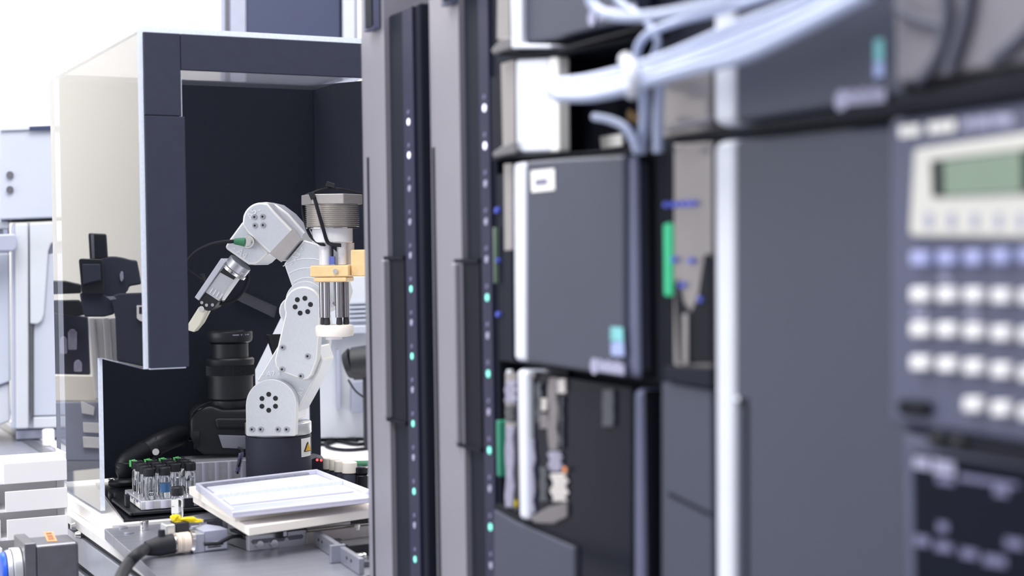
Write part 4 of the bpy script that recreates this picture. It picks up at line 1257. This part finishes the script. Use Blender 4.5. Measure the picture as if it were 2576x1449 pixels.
# ================================================================== instrument row on the right
SC = .86
RW = Frame((.245 * SC, .86 * SC, 0.0), -66)
X = lambda px, py=700, y=0: RW.p(px, py, y)[0]
Z = lambda px, py, y=0: RW.p(px, py, y)[2]
ZBT = 0.78
# low bench carrying the row
b_t = thing('low_bench', 'low bench hidden under the row of dark instruments', 'bench', RW)
b = B(); b.box(X(906) + .001, .30, -.02, .37, ZBT - .03, ZBT - .0005); obj('bench_top', b, 'bench', b_t)
for x in (X(906) + .002, .25):
    for y in (-.01, .32):
        b = B(); b.box(x, x + .04, y, y + .04, 0, ZBT - .0305); obj('leg', b, 'profile', b_t)


def rbox(nm, pxa, pxb, z0, z1, y0, y1, m, par, bevel=0.0, seg=2):
    b_ = B(); b_.box(X(pxa, 700, y0), X(pxb, 700, y0), y0, y1, z0, z1); return obj(nm, b_, m, par, bevel, seg)


def rpoly(nm, pts, y0, y1, m, par, bevel=0.0, seg=2):
    b_ = B(); b_.pxz(RW.xz(pts, y0), y0, y1); return obj(nm, b_, m, par, bevel, seg)


def tower(label, pxs, ztop, ystart, led_px, y_first, y_last, slot, handle, clip):
    xa, xl, xg, xm, xs0, xs1, xe = pxs
    f_ = Frame(RW.o + np.array([0, 0, ZBT]), RW.deg)
    t_ = thing('instrument_tower', label, 'tower', f_, 'slim grey towers with vertical rows of lamps')
    zt = ztop - ZBT
    x0, x1 = X(xa), X(xm)
    r = .05
    prof = [(x0, .30), (x0, r * .7)]
    for i in range(1, 9):
        a_ = math.pi / 2 * i / 8
        prof.append((x0 + r * (1 - math.cos(a_)) * .85, r * .7 * (1 - math.sin(a_))))
    prof += [(x1, 0), (x1, .30)]
    def top_z(x):
        if not clip or clip[2] < 50:
            return zt
        e = zt + .03
        return e - .042 * max(0.0, 1 - (x - x0) / .024) ** 2 - .006
    b = B(); b.hull8([(x, y, 0) for x, y in prof], [(x, y, top_z(x)) for x, y in prof]); obj('grey_skin', b, 'towerlt', t_)
    b = B(); b.box(x1 + .0002, X(xe), .004, .30, 0, zt - .004); obj('dark_panel', b, 'towerdk', t_, .003)
    b = B(); b.box(X(xs0), X(xs1), .0012, .0039, 0, zt - .006); stp = obj('lamp_strip', b, 'ledstrip', t_, .0006)
    b = B(); b.box(X(xg) - .0022, X(xg) + .0022, -.0008, .0025, 0, Z(xg, slot) - ZBT); obj('door_seam', b, 'seam', t_)
    zt_full = zt
    h0, h1, hx0, hx1, hx2 = handle
    za, zb_ = Z(hx0, h0) - ZBT, Z(hx0, h1) - ZBT
    b = B(); b.box(X(hx0), X(hx0) + .004, -.0009, .003, zb_, za); b.box(X(hx0) + .0041, X(hx2), -.0009, .003, zb_, zb_ + .003); b.box(X(hx0) + .0041, X(hx2), -.0009, .003, za - .003, za)
    obj('handle_outline', b, 'seam', t_)
    b = B(); b.box(X(hx0) + .0042, X(hx1), -.006, .003, zb_ + .0032, za - .0032); obj('handle', b, 'towerlt', t_, .002)
    b = B(); b.box(X(hx1) + .0003, X(hx2), .0005, .0038, zb_ + .0032, za - .0032); obj('handle_recess', b, 'seam', t_)
    if clip:
        c0, c1, cz = clip
        b = B(); b.box(X(c0), X(c1), -.008, -.001, Z(c0, cz) - ZBT, zt + .03); obj('hinge_clip', b, 'bevel', t_, .001)
        b = B(); b.box(X(c0) + .010, X(c1), -.0095, -.0082, Z(c0, cz) - ZBT + .002, zt + .03); obj('hinge_shade', b, 'towerdk', t_)  # shade on the hinge clip, built as a dark plate
    n = 14
    for k in range(n):
        yy = y_first + (y_last - y_first) * k / (n - 1)
        zc_ = Z(led_px, yy) - ZBT
        xx = X(led_px)
        m = 'ledw' if k < 2 else ('ledg' if k in (5, 7, 9, 11, 13) else 'ledd')
        b = B(); b.cone((xx, .0006, zc_), (xx, .0022, zc_), .0030, .0032, 16); obj('lamp', b, m, stp)
        z2_ = Z(led_px, yy - 24.5 * (y_last - y_first) / 1097) - ZBT
        b = B(); b.cone((xx, .0006, z2_), (xx, .0022, z2_), .0020, .0022, 14); obj('small_lamp', b, 'leddim', stp)
    return t_


zt1_ = Z(1000, 12)
tower('left of the two slim grey towers, its rounded side next to the enclosure', (891, 940, 931, 976, 1018, 1043, 1054), zt1_, 0, 1031, 305, 1402, 395, (645, 1056, 968, 979, 1016), (944, 969, 78))
tower('right of the two slim grey towers, beside the dark instrument stack', (1056, 1105, 1096, 1163, 1208, 1233, 1238), zt1_ + .10, 0, 1222, 270, 1514, 370, (652, 1120, 1145, 1160, 1205), (1140, 1163, 14))

STK = Frame(RW.o + np.array([0, 0, 0.0]), RW.deg)
fz = lambda z: Frame(RW.o + np.array([0, 0, z]), RW.deg)
# ---- stack one: door module
LIM = {}
def lim(o, a_, b_):
    LIM[o.name] = (a_, b_)
def stack_part(nm, pts, y0, y1, m, par, z, bevel=0.0, seg=2):
    fr = fz(z)
    P = fr.xz(pts, y0)
    if y1 > -.0002 or par in (globals().get('s2'), globals().get('u2')):
        lo_x, hi_x = LIM.get(par.name, (-9, 9))
        P = [(min(max(x, lo_x), hi_x), zz_) for x, zz_ in P]
    b_ = B(); b_.pxz(P, y0, y1); return obj(nm, b_, m, par, bevel, seg)
def stack_tube(nm, pts, r, m, par, z, y=0, n=8):
    fr = fz(z); b_ = B(); b_.tube([fr.p(x, yy, y) for x, yy in pts], r, n); return obj(nm, b_, m, par)

zA = Z(1290, 915)            # bottom of the door module
zB_ = Z(1640, 381)           # its top
zC = Z(1640, 78)             # top of the open module
S1LO, S1HI = X(1242), X(1640)
modl = thing('instrument_module', 'instrument module with a white-stickered grey door, in the middle of the left stack', 'instrument', fz(zA))
lim(modl, S1LO + .0003, S1HI - .0003)
xs, xe = S1LO, S1HI
b = B(); b.box(xs, xe, .004, .36, .0005, zB_ - zA - .0005); obj('housing', b, 'towerdk', modl)
sp_ = lambda nm, pts, y0, y1, m, par=modl, z=zA, **k: stack_part(nm, pts, y0, y1, m, par, z, **k)
sp_('door', [(1322, 405), (1440, 396), (1568, 389), (1568, 950), (1440, 930), (1322, 911)], -.016, .0035, 'door', bevel=.003)
sp_('door_bevel', [(1569, 385), (1612, 384), (1612, 956), (1569, 950)], -.012, .0035, 'bevel', bevel=.006)
sp_('door_flank', [(1613, 388), (1650, 390), (1652, 960), (1613, 956)], -.008, .0035, 'seam')
sp_('white_trim', [(1289, 408), (1320, 405), (1320, 910), (1292, 908)], -.012, .0035, 'trim', bevel=.004)
sp_('silver_flank', [(1266, 412), (1288, 409), (1288, 630), (1268, 632)], -.003, .0035, 'flank', bevel=.001)
sp_('lower_flank', [(1268, 634), (1288, 632), (1290, 905), (1270, 900)], -.003, .0035, 'towerdk')
lb_ = sp_('white_sticker', [(1335, 430), (1394, 424), (1395, 478), (1337, 484)], -.0166, -.0161, 'sticker')
sp_('sticker_print', [(1346, 452), (1376, 449), (1376, 463), (1346, 466)], -.0170, -.0167, 'leddim', lb_)
sp_('teal_label', [(1535, 822), (1566, 824), (1568, 860), (1534, 858)], -.0166, -.0161, 'teal', bevel=.002)
sp_('pale_blue_label', [(1536, 862), (1568, 860), (1570, 896), (1537, 894)], -.0166, -.0161, 'pblue', bevel=.002)
def logo(par, px0, px1, py0, py1, y, z):
    fr = fz(z)
    p0, p1 = np.array(fr.p(px0, py0, y)), np.array(fr.p(px1, py1, y))
    d = p1 - p0
    h = .0105
    b_ = B(); b_.cone(p0 + np.array([0, .0005, 0]), p0 + np.array([0, -.0006, 0]), .0055, n=20)
    dn = d / np.linalg.norm(d)
    up_ = np.array([-dn[2], 0, dn[0]])
    for k in range(9):
        c = p0 + d * (.17 + k * .095)
        hh = .0038 if k % 3 else .0052
        q = [c - up_ * .003, c + dn * .0045 - up_ * .003, c + dn * .0045 + up_ * hh, c + up_ * hh]
        b_.hull8([v + np.array([0, .0004, 0]) for v in q], [v + np.array([0, -.0006, 0]) for v in q])
    return obj('maker_emblem', b_, 'ledd', par)
logo(modl, 1496, 1568, 921, 931, -.0164, zA)
sp_('green_light_bar', [(1238, 572), (1245, 572), (1245, 712), (1238, 712)], .0, .0037, 'bardim')
for x, y in ((1247, 530), (1253, 528), (1247, 655), (1247, 790)):
    v = fz(zA).p(x, y, .003); b = B(); q = max(v[0], S1LO + .0026); b.cone((q, .001, v[2]), (q, .0045, v[2]), .0022, n=12); obj('blue_dot', b, 'bluedot', modl)

# ---- open module above, with tubing
opn = thing('open_module', 'open dark instrument module with a wide white side strip and tubing, above the grey door', 'instrument', fz(zB_))
lim(opn, S1LO + .0003, S1HI - .0003)
hC = zC - zB_
so_ = lambda nm, pts, y0, y1, m, par=opn, z=zB_, **k: stack_part(nm, pts, y0, y1, m, par, z, **k)
b = B(); b.box(xs, X(1640), .06, .36, .0005, hC - .0005); obj('cavity', b, 'basebk', opn)
b = B(); b.box(xs, X(1300), .0, .0595, Z(1290, 396) - zB_, hC - .0005); obj('side_wall', b, 'towerdk', opn)
so_('silver_flank', [(1259, 160), (1294, 150), (1294, 384), (1264, 386)], -.006, -.0003, 'flank', bevel=.001)
so_('white_side', [(1295, 148), (1378, 144), (1380, 383), (1297, 386)], -.010, -.0003, 'trim', bevel=.003)
so_('white_front_edge', [(1379, 143), (1402, 142), (1404, 382), (1381, 383)], -.0105, -.0003, 'sticker', bevel=.002)
so_('sill', [(1236, 388), (1405, 386), (1636, 372), (1637, 381), (1500, 387), (1400, 393), (1240, 399)], -.012, -.0003, 'towerdk', bevel=.002)
so_('sill_lip', [(1236, 384), (1262, 366), (1294, 352), (1294, 386), (1240, 397)], -.016, -.0125, 'lip', bevel=.003)
so_('white_tag', [(1509, 344), (1563, 336), (1564, 366), (1512, 374)], .030, .0325, 'sticker')
fo_ = fz(zB_)
b = B(); b.box(fo_.p(1509, 360, .03)[0], fo_.p(1564, 360, .03)[0], .0327, .0598, fo_.p(1530, 368, .03)[2], fo_.p(1530, 348, .03)[2]); obj('tag_bracket', b, 'towerdk', opn)
for x, y in ((1580, 222), (1597, 296), (1583, 290)):
    v = fo_.p(x, y, .03); b = B(); b.cone((v[0], .03, v[2]), (v[0], .0598, v[2]), .0045, n=14); obj('brass_fitting', b, 'brass', opn)

# ---- top module
zD = zC + .0005
top = thing('top_module', 'grey fronted instrument module at the top of the left stack, behind the clear tubing', 'instrument', fz(zD))
lim(top, S1LO + .0003, S1HI - .0003)
st_ = lambda nm, pts, y0, y1, m, par=top, z=zD, **k: stack_part(nm, pts, y0, y1, m, par, z, **k)
b = B(); b.box(xs, X(1640), .004, .36, .0, .20); obj('housing', b, 'towerdk', top)
st_('door', [(1311, -80), (1640, -120), (1640, 40), (1500, 72), (1400, 97), (1311, 108)], -.014, .0035, 'door', bevel=.003)
st_('white_trim', [(1282, -60), (1310, -70), (1310, 110), (1385, 112), (1384, 121), (1286, 122)], -.018, .0035, 'trim', bevel=.002)
st_('silver_flank', [(1252, -60), (1281, -60), (1283, 104), (1250, 98)], -.006, .0035, 'flank')
st_('sill', [(1238, 120), (1285, 124), (1400, 120), (1640, 56), (1640, 90), (1400, 136), (1290, 142), (1245, 140)], -.014, -.0003 + .0, 'seam', bevel=.003)
st_('sill_lip', [(1232, 126), (1262, 94), (1283, 92), (1284, 122), (1240, 138)], -.018, -.0145, 'lip', bevel=.003)
logo(top, 1490, 1600, 45, 22, -.0146, zD)

# ---- lower module with smoked window
zE = Z(1290, 925)
low = thing('window_module', 'lower instrument module with a smoked glossy window and a lit green bar', 'instrument', fz(ZBT))
lim(low, S1LO + .0003, S1HI - .0003)
sl_ = lambda nm, pts, y0, y1, m, par=low, z=ZBT, **k: stack_part(nm, pts, y0, y1, m, par, z, **k)
b = B(); b.box(xs, xe, .0265, .36, .0, zA - ZBT - .0006); obj('housing', b, 'towerdk', low)
sl_('window', [(1326, 932), (1440, 952), (1590, 975), (1590, 1560), (1450, 1560), (1448, 1375), (1326, 1312)], -.006, .000, 'smoke', bevel=.001)
sl_('window_bevel', [(1591, 976), (1632, 982), (1632, 1580), (1591, 1570)], -.010, .026, 'bevel', bevel=.006)
sl_('window_flank', [(1633, 985), (1658, 988), (1658, 1580), (1633, 1580)], -.006, .026, 'seam')
sl_('white_trim', [(1298, 928), (1323, 931), (1325, 1310), (1304, 1306)], -.012, .026, 'trim', bevel=.004)
sl_('silver_flank', [(1270, 935), (1297, 938), (1298, 1290), (1272, 1280)], .0, .026, 'flank', bevel=.001)
sl_('lower_panel', [(1240, 1278), (1300, 1312), (1444, 1374), (1446, 1580), (1240, 1580)], -.008, .026, 'door', bevel=.003)
sl_('panel_seam', [(1242, 1268), (1300, 1303), (1452, 1370), (1456, 1378), (1456, 1580), (1447.5, 1580), (1446, 1373), (1300, 1311), (1242, 1277)], -.0072, .0262, 'seam')
sl_('inner_wall', [(1326, 940), (1590, 985), (1590, 1560), (1326, 1500)], .02, .026, 'blackgl')
for (xa_, xb_, ya_, yb_, m, wv) in ((1274, 1284, 930, 939, 'whiteen', 0), (1269, 1295, 959, 1013, 'lilac', 2), (1272, 1290, 1020, 1062, 'streakgrey', 1), (1270, 1290, 1073, 1278, 'lilac', 2),
                                (1328, 1342, 1105, 1290, 'lilac', 3), (1347, 1360, 964, 1067, 'streakgrey', 2), (1361, 1373, 1002, 1034, 'ivory', 1), (1357, 1377, 1042, 1078, 'beige', 3),
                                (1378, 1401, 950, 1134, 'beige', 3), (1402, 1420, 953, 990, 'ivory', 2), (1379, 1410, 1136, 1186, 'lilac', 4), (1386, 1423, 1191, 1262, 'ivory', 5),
                                (1356, 1374, 1176, 1262, 'streakgrey', 2), (1408, 1414, 995, 1130, 'streakgrey', 1), (1330, 1344, 938, 950, 'beige', 1), (1514, 1542, 980, 1074, 'streakgrey', 1)):
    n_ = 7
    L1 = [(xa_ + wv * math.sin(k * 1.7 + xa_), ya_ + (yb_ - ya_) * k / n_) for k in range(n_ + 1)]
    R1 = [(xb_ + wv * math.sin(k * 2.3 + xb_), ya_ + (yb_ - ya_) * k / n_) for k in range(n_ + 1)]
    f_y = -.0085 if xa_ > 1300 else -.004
    sl_('glint_streak', L1 + R1[::-1], f_y, f_y + .0023, m, bevel=.001)  # light blobs, reflections and fittings, all shaped as coloured streaks on the front
sl_('pale_fan', [(1330, 1302), (1376, 1276), (1424, 1264), (1425, 1300), (1390, 1318), (1345, 1316)], -.0085, -.0062, 'beige', bevel=.001)  # pale fan shape at the foot of the streaks
sl_('amber_reel', [(1416, 1174), (1424, 1176), (1424, 1188), (1416, 1189)], -.0092, -.0087, 'orst')
sl_('green_light_bar', [(1245, 1056), (1255, 1060), (1256, 1200), (1247, 1196)], .0, .0262, 'bar2', bevel=.001)
sl_('yellow_dot', [(1286, 1255), (1297, 1258), (1297, 1275), (1286, 1272)], -.002, -.0003, 'yellow')

# ---- stack two
KY = -.032
XE2 = RW.p(2233, 700, KY)[0] - .001
zF = Z(1850, 335)
s2 = thing('tall_door_module', 'tall dark grey instrument door with a long white edge strip in the right stack', 'instrument', fz(ZBT))
lim(s2, S1HI + .0007, XE2 - .0003)
xs2, xe2 = S1HI + .0006, XE2
s2_ = lambda nm, pts, y0, y1, m, par=s2, z=ZBT, **k: stack_part(nm, pts, y0, y1, m, par, z, **k)
b = B(); b.box(xs2, xe2, .0065, .36, .0, zF - ZBT - .0006); obj('housing', b, 'towerdk', s2)
s2_('door', [(1846, 352), (2320, 300), (2320, 1620), (1846, 1580)], -.020, .006, 'door', bevel=.004)
s2_('white_trim', [(1791, 354), (1845, 350), (1845, 1570), (1796, 1560)], -.018, .006, 'trim', bevel=.006)
s2_('handle_notch', [(1847, 1000), (1880, 1004), (1880, 1600), (1872, 1600), (1870, 1020), (1847, 1012)], -.0206, -.0201, 'seam')
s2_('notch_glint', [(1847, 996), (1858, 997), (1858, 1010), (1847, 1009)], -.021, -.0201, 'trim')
s2_('glossy_flank', [(1694, 362), (1789, 356), (1789, 930), (1720, 932), (1694, 918)], -.002, .006, 'flank', bevel=.001)
s2_('dark_recess', [(1650, 384), (1693, 384), (1693, 960), (1655, 958)], .001, .006, 'seam')
s2_('lower_flank', [(1664, 960), (1789, 982), (1792, 1590), (1664, 1590)], -.004, .006, 'door', bevel=.001)
s2_('flank_seam', [(1680, 1238), (1786, 1290), (1786, 1299), (1680, 1247)], -.0046, -.0041, 'seam')
s2_('flank_ledge', [(1670, 920), (1789, 925), (1789, 978), (1670, 955)], -.008, -.0042, 'towerdk', bevel=.001)
s2_('dark_reflection', [(1700, 700), (1712, 760), (1735, 790), (1755, 740), (1770, 640), (1789, 640), (1789, 915), (1705, 915), (1695, 720)], -.004, -.0022, 'seam', bevel=.001)  # reflected dark silhouettes, drawn as a flat shape on the flank
s2_('steel_rod', [(1715, 790), (1728, 790), (1728, 918), (1715, 918)], -.006, -.0041, 'flank', bevel=.001)
s2_('green_light_bar', [(1666, 562), (1684, 560), (1684, 745), (1668, 747)], -.004, .0008, 'bar', bevel=.002)
for x, y in ((1675, 515), (1695, 514), (1712, 513), (1728, 512), (1742, 511), (1694, 653), (1737, 656), (1714, 717), (1762, 753)):
    v = fz(ZBT).p(x, y, -.0045); b = B(); b.cone((v[0], -.0055, v[2]), (v[0], -.001, v[2]), .0018, n=12); obj('blue_dot', b, 'bluedot', s2)  # small blue dots with weak emission

u2 = thing('upper_module', 'grey instrument module with a teal label above the tall door in the right stack', 'instrument', fz(zF))
lim(u2, S1HI + .0007, XE2 - .0003)
u2_ = lambda nm, pts, y0, y1, m, par=u2, z=zF, **k: stack_part(nm, pts, y0, y1, m, par, z, **k)
b = B(); b.box(xs2, xe2, .0065, .36, .0, .26); obj('housing', b, 'towerdk', u2)
u2_('door', [(1846, -140), (2320, -200), (2320, 235), (2100, 274), (1846, 312)], -.020, .006, 'door', bevel=.004)
u2_('white_trim', [(1788, -100), (1845, -110), (1845, 316), (1790, 320)], -.018, .006, 'trim', bevel=.006)
u2_('sill', [(1720, 340), (1850, 321), (2100, 280), (2320, 238), (2320, 285), (2100, 312), (1850, 334), (1720, 352)], -.024, -.0205, 'seam', bevel=.001)
u2_('glossy_flank', [(1660, 130), (1787, 100), (1787, 325), (1665, 345)], -.002, .006, 'flank')
u2_('flank_ledge', [(1665, 318), (1787, 292), (1787, 302), (1665, 330)], -.006, -.0022, 'towerlt')
u2_('teal_label', [(2198, 100), (2222, 96), (2222, 150), (2198, 154)], -.0206, -.0201, 'teal', bevel=.001)
u2_('pale_blue_label', [(2198, 156), (2222, 152), (2222, 192), (2198, 196)], -.0206, -.0201, 'pblue', bevel=.001)
logo(u2, 2118, 2222, 253, 243, -.0206, zF)

# ---- keypad unit in front at the far right
KY = -.032
zk0, zk1 = Z(2236, 1066, KY), Z(2236, 300, KY)
lowz = Z(2270, 1110, KY)
KF = fz(lowz)
ku = thing('keypad_unit', 'violet grey instrument with a green display and rows of white keys at the right edge', 'instrument', KF)
k_ = lambda nm, pts, y0, y1, m, par=ku, **kk: stack_part(nm, pts, y0, y1, m, par, lowz, **kk)
k_('front_panel', [(2236, 300), (2640, 242), (2640, 1130), (2236, 1064)], KY, KY + .011, 'console', bevel=.003)
b = B(); b.box(KF.p(2300, 700, KY)[0], KF.p(2640, 700, KY)[0], KY + .0115, .30, .0006, zk1 - lowz); obj('unit_body', b, 'console', ku)
bz_ = k_('display_bezel', [(2296, 374), (2640, 326), (2640, 600), (2600, 600), (2288, 596), (2284, 580)], KY - .004, KY - .0002, 'lcdbez', bevel=.003)
k_('display_shade', [(2342, 404), (2640, 366), (2640, 484), (2345, 496)], KY - .0046, KY - .0041, 'seam', bz_)  # dark sheet for the shade round the display glass
k_('display_glass', [(2372, 406), (2570, 378), (2572, 484), (2374, 492)], KY - .0052, KY - .0047, 'lcd', bz_)
for x in (2335, 2392, 2450, 2510, 2565):
    k_('bezel_mark', [(x - 8, 538), (x + 8, 536), (x + 8, 572), (x - 8, 573)], KY - .0046, KY - .0041, 'ledd', bz_)
for r_, row in enumerate(([(2309, 650), (2376, 649), (2443, 648), (2512, 645), (2580, 643)], [(2309, 741), (2376, 741), (2443, 742), (2512, 744), (2582, 746)],
                          [(2309, 828), (2376, 829), (2443, 833), (2512, 838), (2582, 842)], [(2309, 913), (2376, 917), (2443, 923), (2512, 931), (2582, 940)], [(2442, 1018), (2512, 1028), (2582, 1038)])):
    for (x, y) in row:
        hx, hy = 23, 19
        k_('key', [(x - hx, y - hy), (x + hx, y - hy), (x + hx, y + hy), (x - hx, y + hy)], KY - .005, KY - .0002, 'btnblue' if r_ == 0 else 'white', bevel=.0014, seg=2)
for x, y, w_ in ((2378, 700, 12), (2313, 788, 18), (2447, 788, 14)):
    k_('key_legend', [(x - w_, y - 8), (x + w_, y - 8), (x + w_, y + 8), (x - w_, y + 8)], KY - .0006, KY - .0002, 'ledd')
for x0_, x1_, m in ((2262, 2284, 'sticker'), (2288, 2312, 'sticker'), (2334, 2352, 'sticker'), (2356, 2378, 'sticker'), (2382, 2402, 'sticker'), (2424, 2448, 'ledd'), (2454, 2490, 'ledd'), (2496, 2548, 'ledd')):
    y_ = 332 - (x0_ - 2262) * .125
    k_('name_print', [(x0_, y_ - 14), (x1_, y_ - 16), (x1_, y_ + 12), (x0_, y_ + 14)], KY - .0007, KY - .0002, m)
k_('side_latch', [(2256, 1004), (2330, 1010), (2334, 1040), (2316, 1052), (2262, 1046), (2250, 1028)], KY - .004, KY - .0002, 'seam', bevel=.002)

# ---- unit under the keypad
un = thing('black_panel_unit', 'dark instrument with faint markings below the keypad unit at the right edge', 'instrument', fz(ZBT))
n_ = lambda nm, pts, y0, y1, m, par=un, **kk: stack_part(nm, pts, y0, y1, m, par, ZBT, **kk)
b = B(); b.box(KF.p(2300, 700, KY)[0], KF.p(2640, 700, KY)[0], KY + .0115, .30, 0, lowz - ZBT - .0006); obj('unit_body', b, 'towerdk', un)
n_('front_frame', [(2266, 1086), (2640, 1140), (2640, 1640), (2280, 1600)], KY + .001, KY + .011, 'console', bevel=.003)
pn = n_('dark_panel', [(2292, 1136), (2640, 1190), (2640, 1640), (2302, 1600)], KY - .0012, KY + .0008, 'smoke', bevel=.001)
n_('shade_band', [(2330, 1090), (2640, 1136), (2640, 1180), (2334, 1124)], KY - .004, KY + .0008, 'seam', bevel=.001)  # shade under the keypad unit, built as a dark strip
for x, y in ((2348, 1102), (2402, 1112)):
    n_('dark_knob', [(x - 14, y - 14), (x + 14, y - 12), (x + 14, y + 14), (x - 14, y + 12)], KY - .008, KY - .0042, 'hole', bevel=.002)
for x0_, x1_, yy, hh, m in ((2298, 2338, 1162, 15, 'ledd'), (2346, 2400, 1172, 18, 'ledd'), (2412, 2560, 1200, 8, 'leddim'), (2356, 2400, 1206, 9, 'leddim'), (2500, 2535, 1232, 14, 'leddim'),
                            (2358, 2384, 1324, 12, 'leddim'), (2302, 2336, 1358, 13, 'leddim'), (2352, 2394, 1373, 12, 'leddim'), (2416, 2458, 1390, 12, 'leddim'), (2474, 2530, 1407, 13, 'leddim'), (2528, 2576, 1364, 12, 'leddim')):
    sl = .17 * (x1_ - x0_)
    n_('panel_print', [(x0_, yy - hh), (x1_, yy - hh + sl), (x1_, yy + hh + sl * .8), (x0_, yy + hh)], KY - .0018, KY - .0013, m)

# ---- cover above the keypad unit
cv = thing('cover_unit', 'curved beige-grey glossy cover with dark hoses at the top right corner', 'cover', fz(zk1))
c__ = lambda nm, pts, y0, y1, m, par=cv, **kk: stack_part(nm, pts, y0, y1, m, par, zk1, **kk)
fk = fz(zk1)
c__('black_sill', [(2240, 240), (2300, 230), (2640, 148), (2640, 236), (2300, 286), (2240, 294)], KY - .004, KY + .10, 'seam', bevel=.003)
xq0, xq1 = fk.p(2237, 100, KY)[0], fk.p(2660, 100, KY)[0]
pr = [(xq0, .1)]
for i in range(9):
    a_ = math.pi / 2 * i / 8
    pr.append((xq0 + .008 * (1 - math.cos(a_)), KY + .008 * (1 - math.sin(a_))))
pr += [(xq1, KY), (xq1, .1)]
zlo = fk.p(2240, 214, KY)[2]; zhi = zlo + .12; zlo2 = fk.p(2640, 150, KY)[2]
b = B(); b.hull8([(x, y, zlo + (zlo2 - zlo) * max(0, (x - xq0) / (xq1 - xq0))) for x, y in pr], [(x, y, zhi) for x, y in pr]); obj('cover_shell', b, 'ivoryglass', cv, .003)
for pts, r in (([(2375, -30), (2382, 40), (2370, 110), (2345, 165), (2310, 205)], .0026), ([(2440, -30), (2425, 60), (2400, 140), (2390, 180)], .003), ([(2255, 20), (2310, 50), (2375, 65)], .0024), ([(2600, 60), (2550, 110), (2500, 150)], .003)):
    b = B(); b.tube([fk.p(x, y, KY - .003) for x, y in pts], r, 8); obj('dark_hose', b, 'hose', cv)

# ================================================================== translucent tubing
tbl = ['thick upper translucent tube of the rising bundle', 'second translucent tube of the rising bundle from the top', 'middle translucent tube of the rising bundle', 'lower translucent tube of the rising bundle', 'lowest translucent tube of the rising bundle, sagging at the left', 'thin translucent tube along the top of the rising bundle']
RT = lambda px, py, y: np.array(fz(0).p(px, py, y)) @ np.array([[RW.ex[0], RW.ex[1], 0], [RW.ey[0], RW.ey[1], 0], [0, 0, 1]]) + np.array([RW.o[0], RW.o[1], 0])
runs = [([(1390, 205), (1470, 198), (1580, 172), (1700, 132), (1850, 68), (2000, 10), (2140, -60)], .0032, -.040),
        ([(1395, 212), (1480, 207), (1600, 185), (1720, 148), (1860, 92), (2010, 32), (2160, -40)], .0032, -.0475),
        ([(1385, 225), (1480, 222), (1600, 198), (1720, 164), (1860, 116), (2020, 48), (2170, -30)], .0034, -.055),
        ([(1390, 235), (1490, 236), (1610, 208), (1730, 178), (1870, 136), (2020, 66), (2180, -20)], .0034, -.0625),
        ([(1400, 243), (1480, 243), (1560, 228), (1650, 200), (1750, 172), (1880, 138), (2040, 60), (2180, -14)], .0036, -.070),
        ([(1600, 150), (1608, 112), (1640, 80), (1720, 50), (1820, 24), (1960, -20), (2060, -60)], .0026, -.0335)]
for (pts, r, y), L_ in zip(runs, tbl):
    b = B(); b.tube([RT(px, py, y) for i, (px, py) in enumerate(pts)], r, 12)
    tag(obj('clear_tube', b, 'tube', None), L_, 'tube', 'translucent tubes rising to the right')
loops = [([(1480, -30), (1492, 12), (1530, 36), (1600, 42), (1700, 30), (1820, 0), (1900, -40)], .003, -.080, 'translucent tube looping down from the top edge in front of the top module'),
         ([(1530, -40), (1560, 6), (1600, 30), (1640, 70), (1655, 110), (1640, 150)], .0022, -.026, 'thin bluish tube hanging from the top loop to the bundle'),
         ([(1618, 215), (1622, 290), (1616, 350), (1610, 384)], .0036, -.026, 'left of the two tubes dropping straight down onto the grey door'),
         ([(1660, 215), (1656, 290), (1655, 340), (1655, 384)], .0032, -.026, 'right of the two tubes dropping straight down beside the grey door'),
         ([(1496, 294), (1530, 300), (1570, 318), (1592, 350), (1604, 384)], .0028, -.034, 'short curved tube arching out of the open module to the grey door')]
for pts, r, y, L_ in loops:
    b = B(); b.tube([RT(px, py, y) for px, py in pts], r, 12)
    tag(obj('clear_tube', b, 'tube', None), L_, 'tube')
b = B(); b.tube([RT(1575, 150, -.066), RT(1590, 172, -.074), RT(1598, 205, -.074), RT(1590, 232, -.066)], .0045, 10)
tag(obj('tube_strap', b, 'trim', None), 'white strap tied round the translucent tube bundle', 'strap')
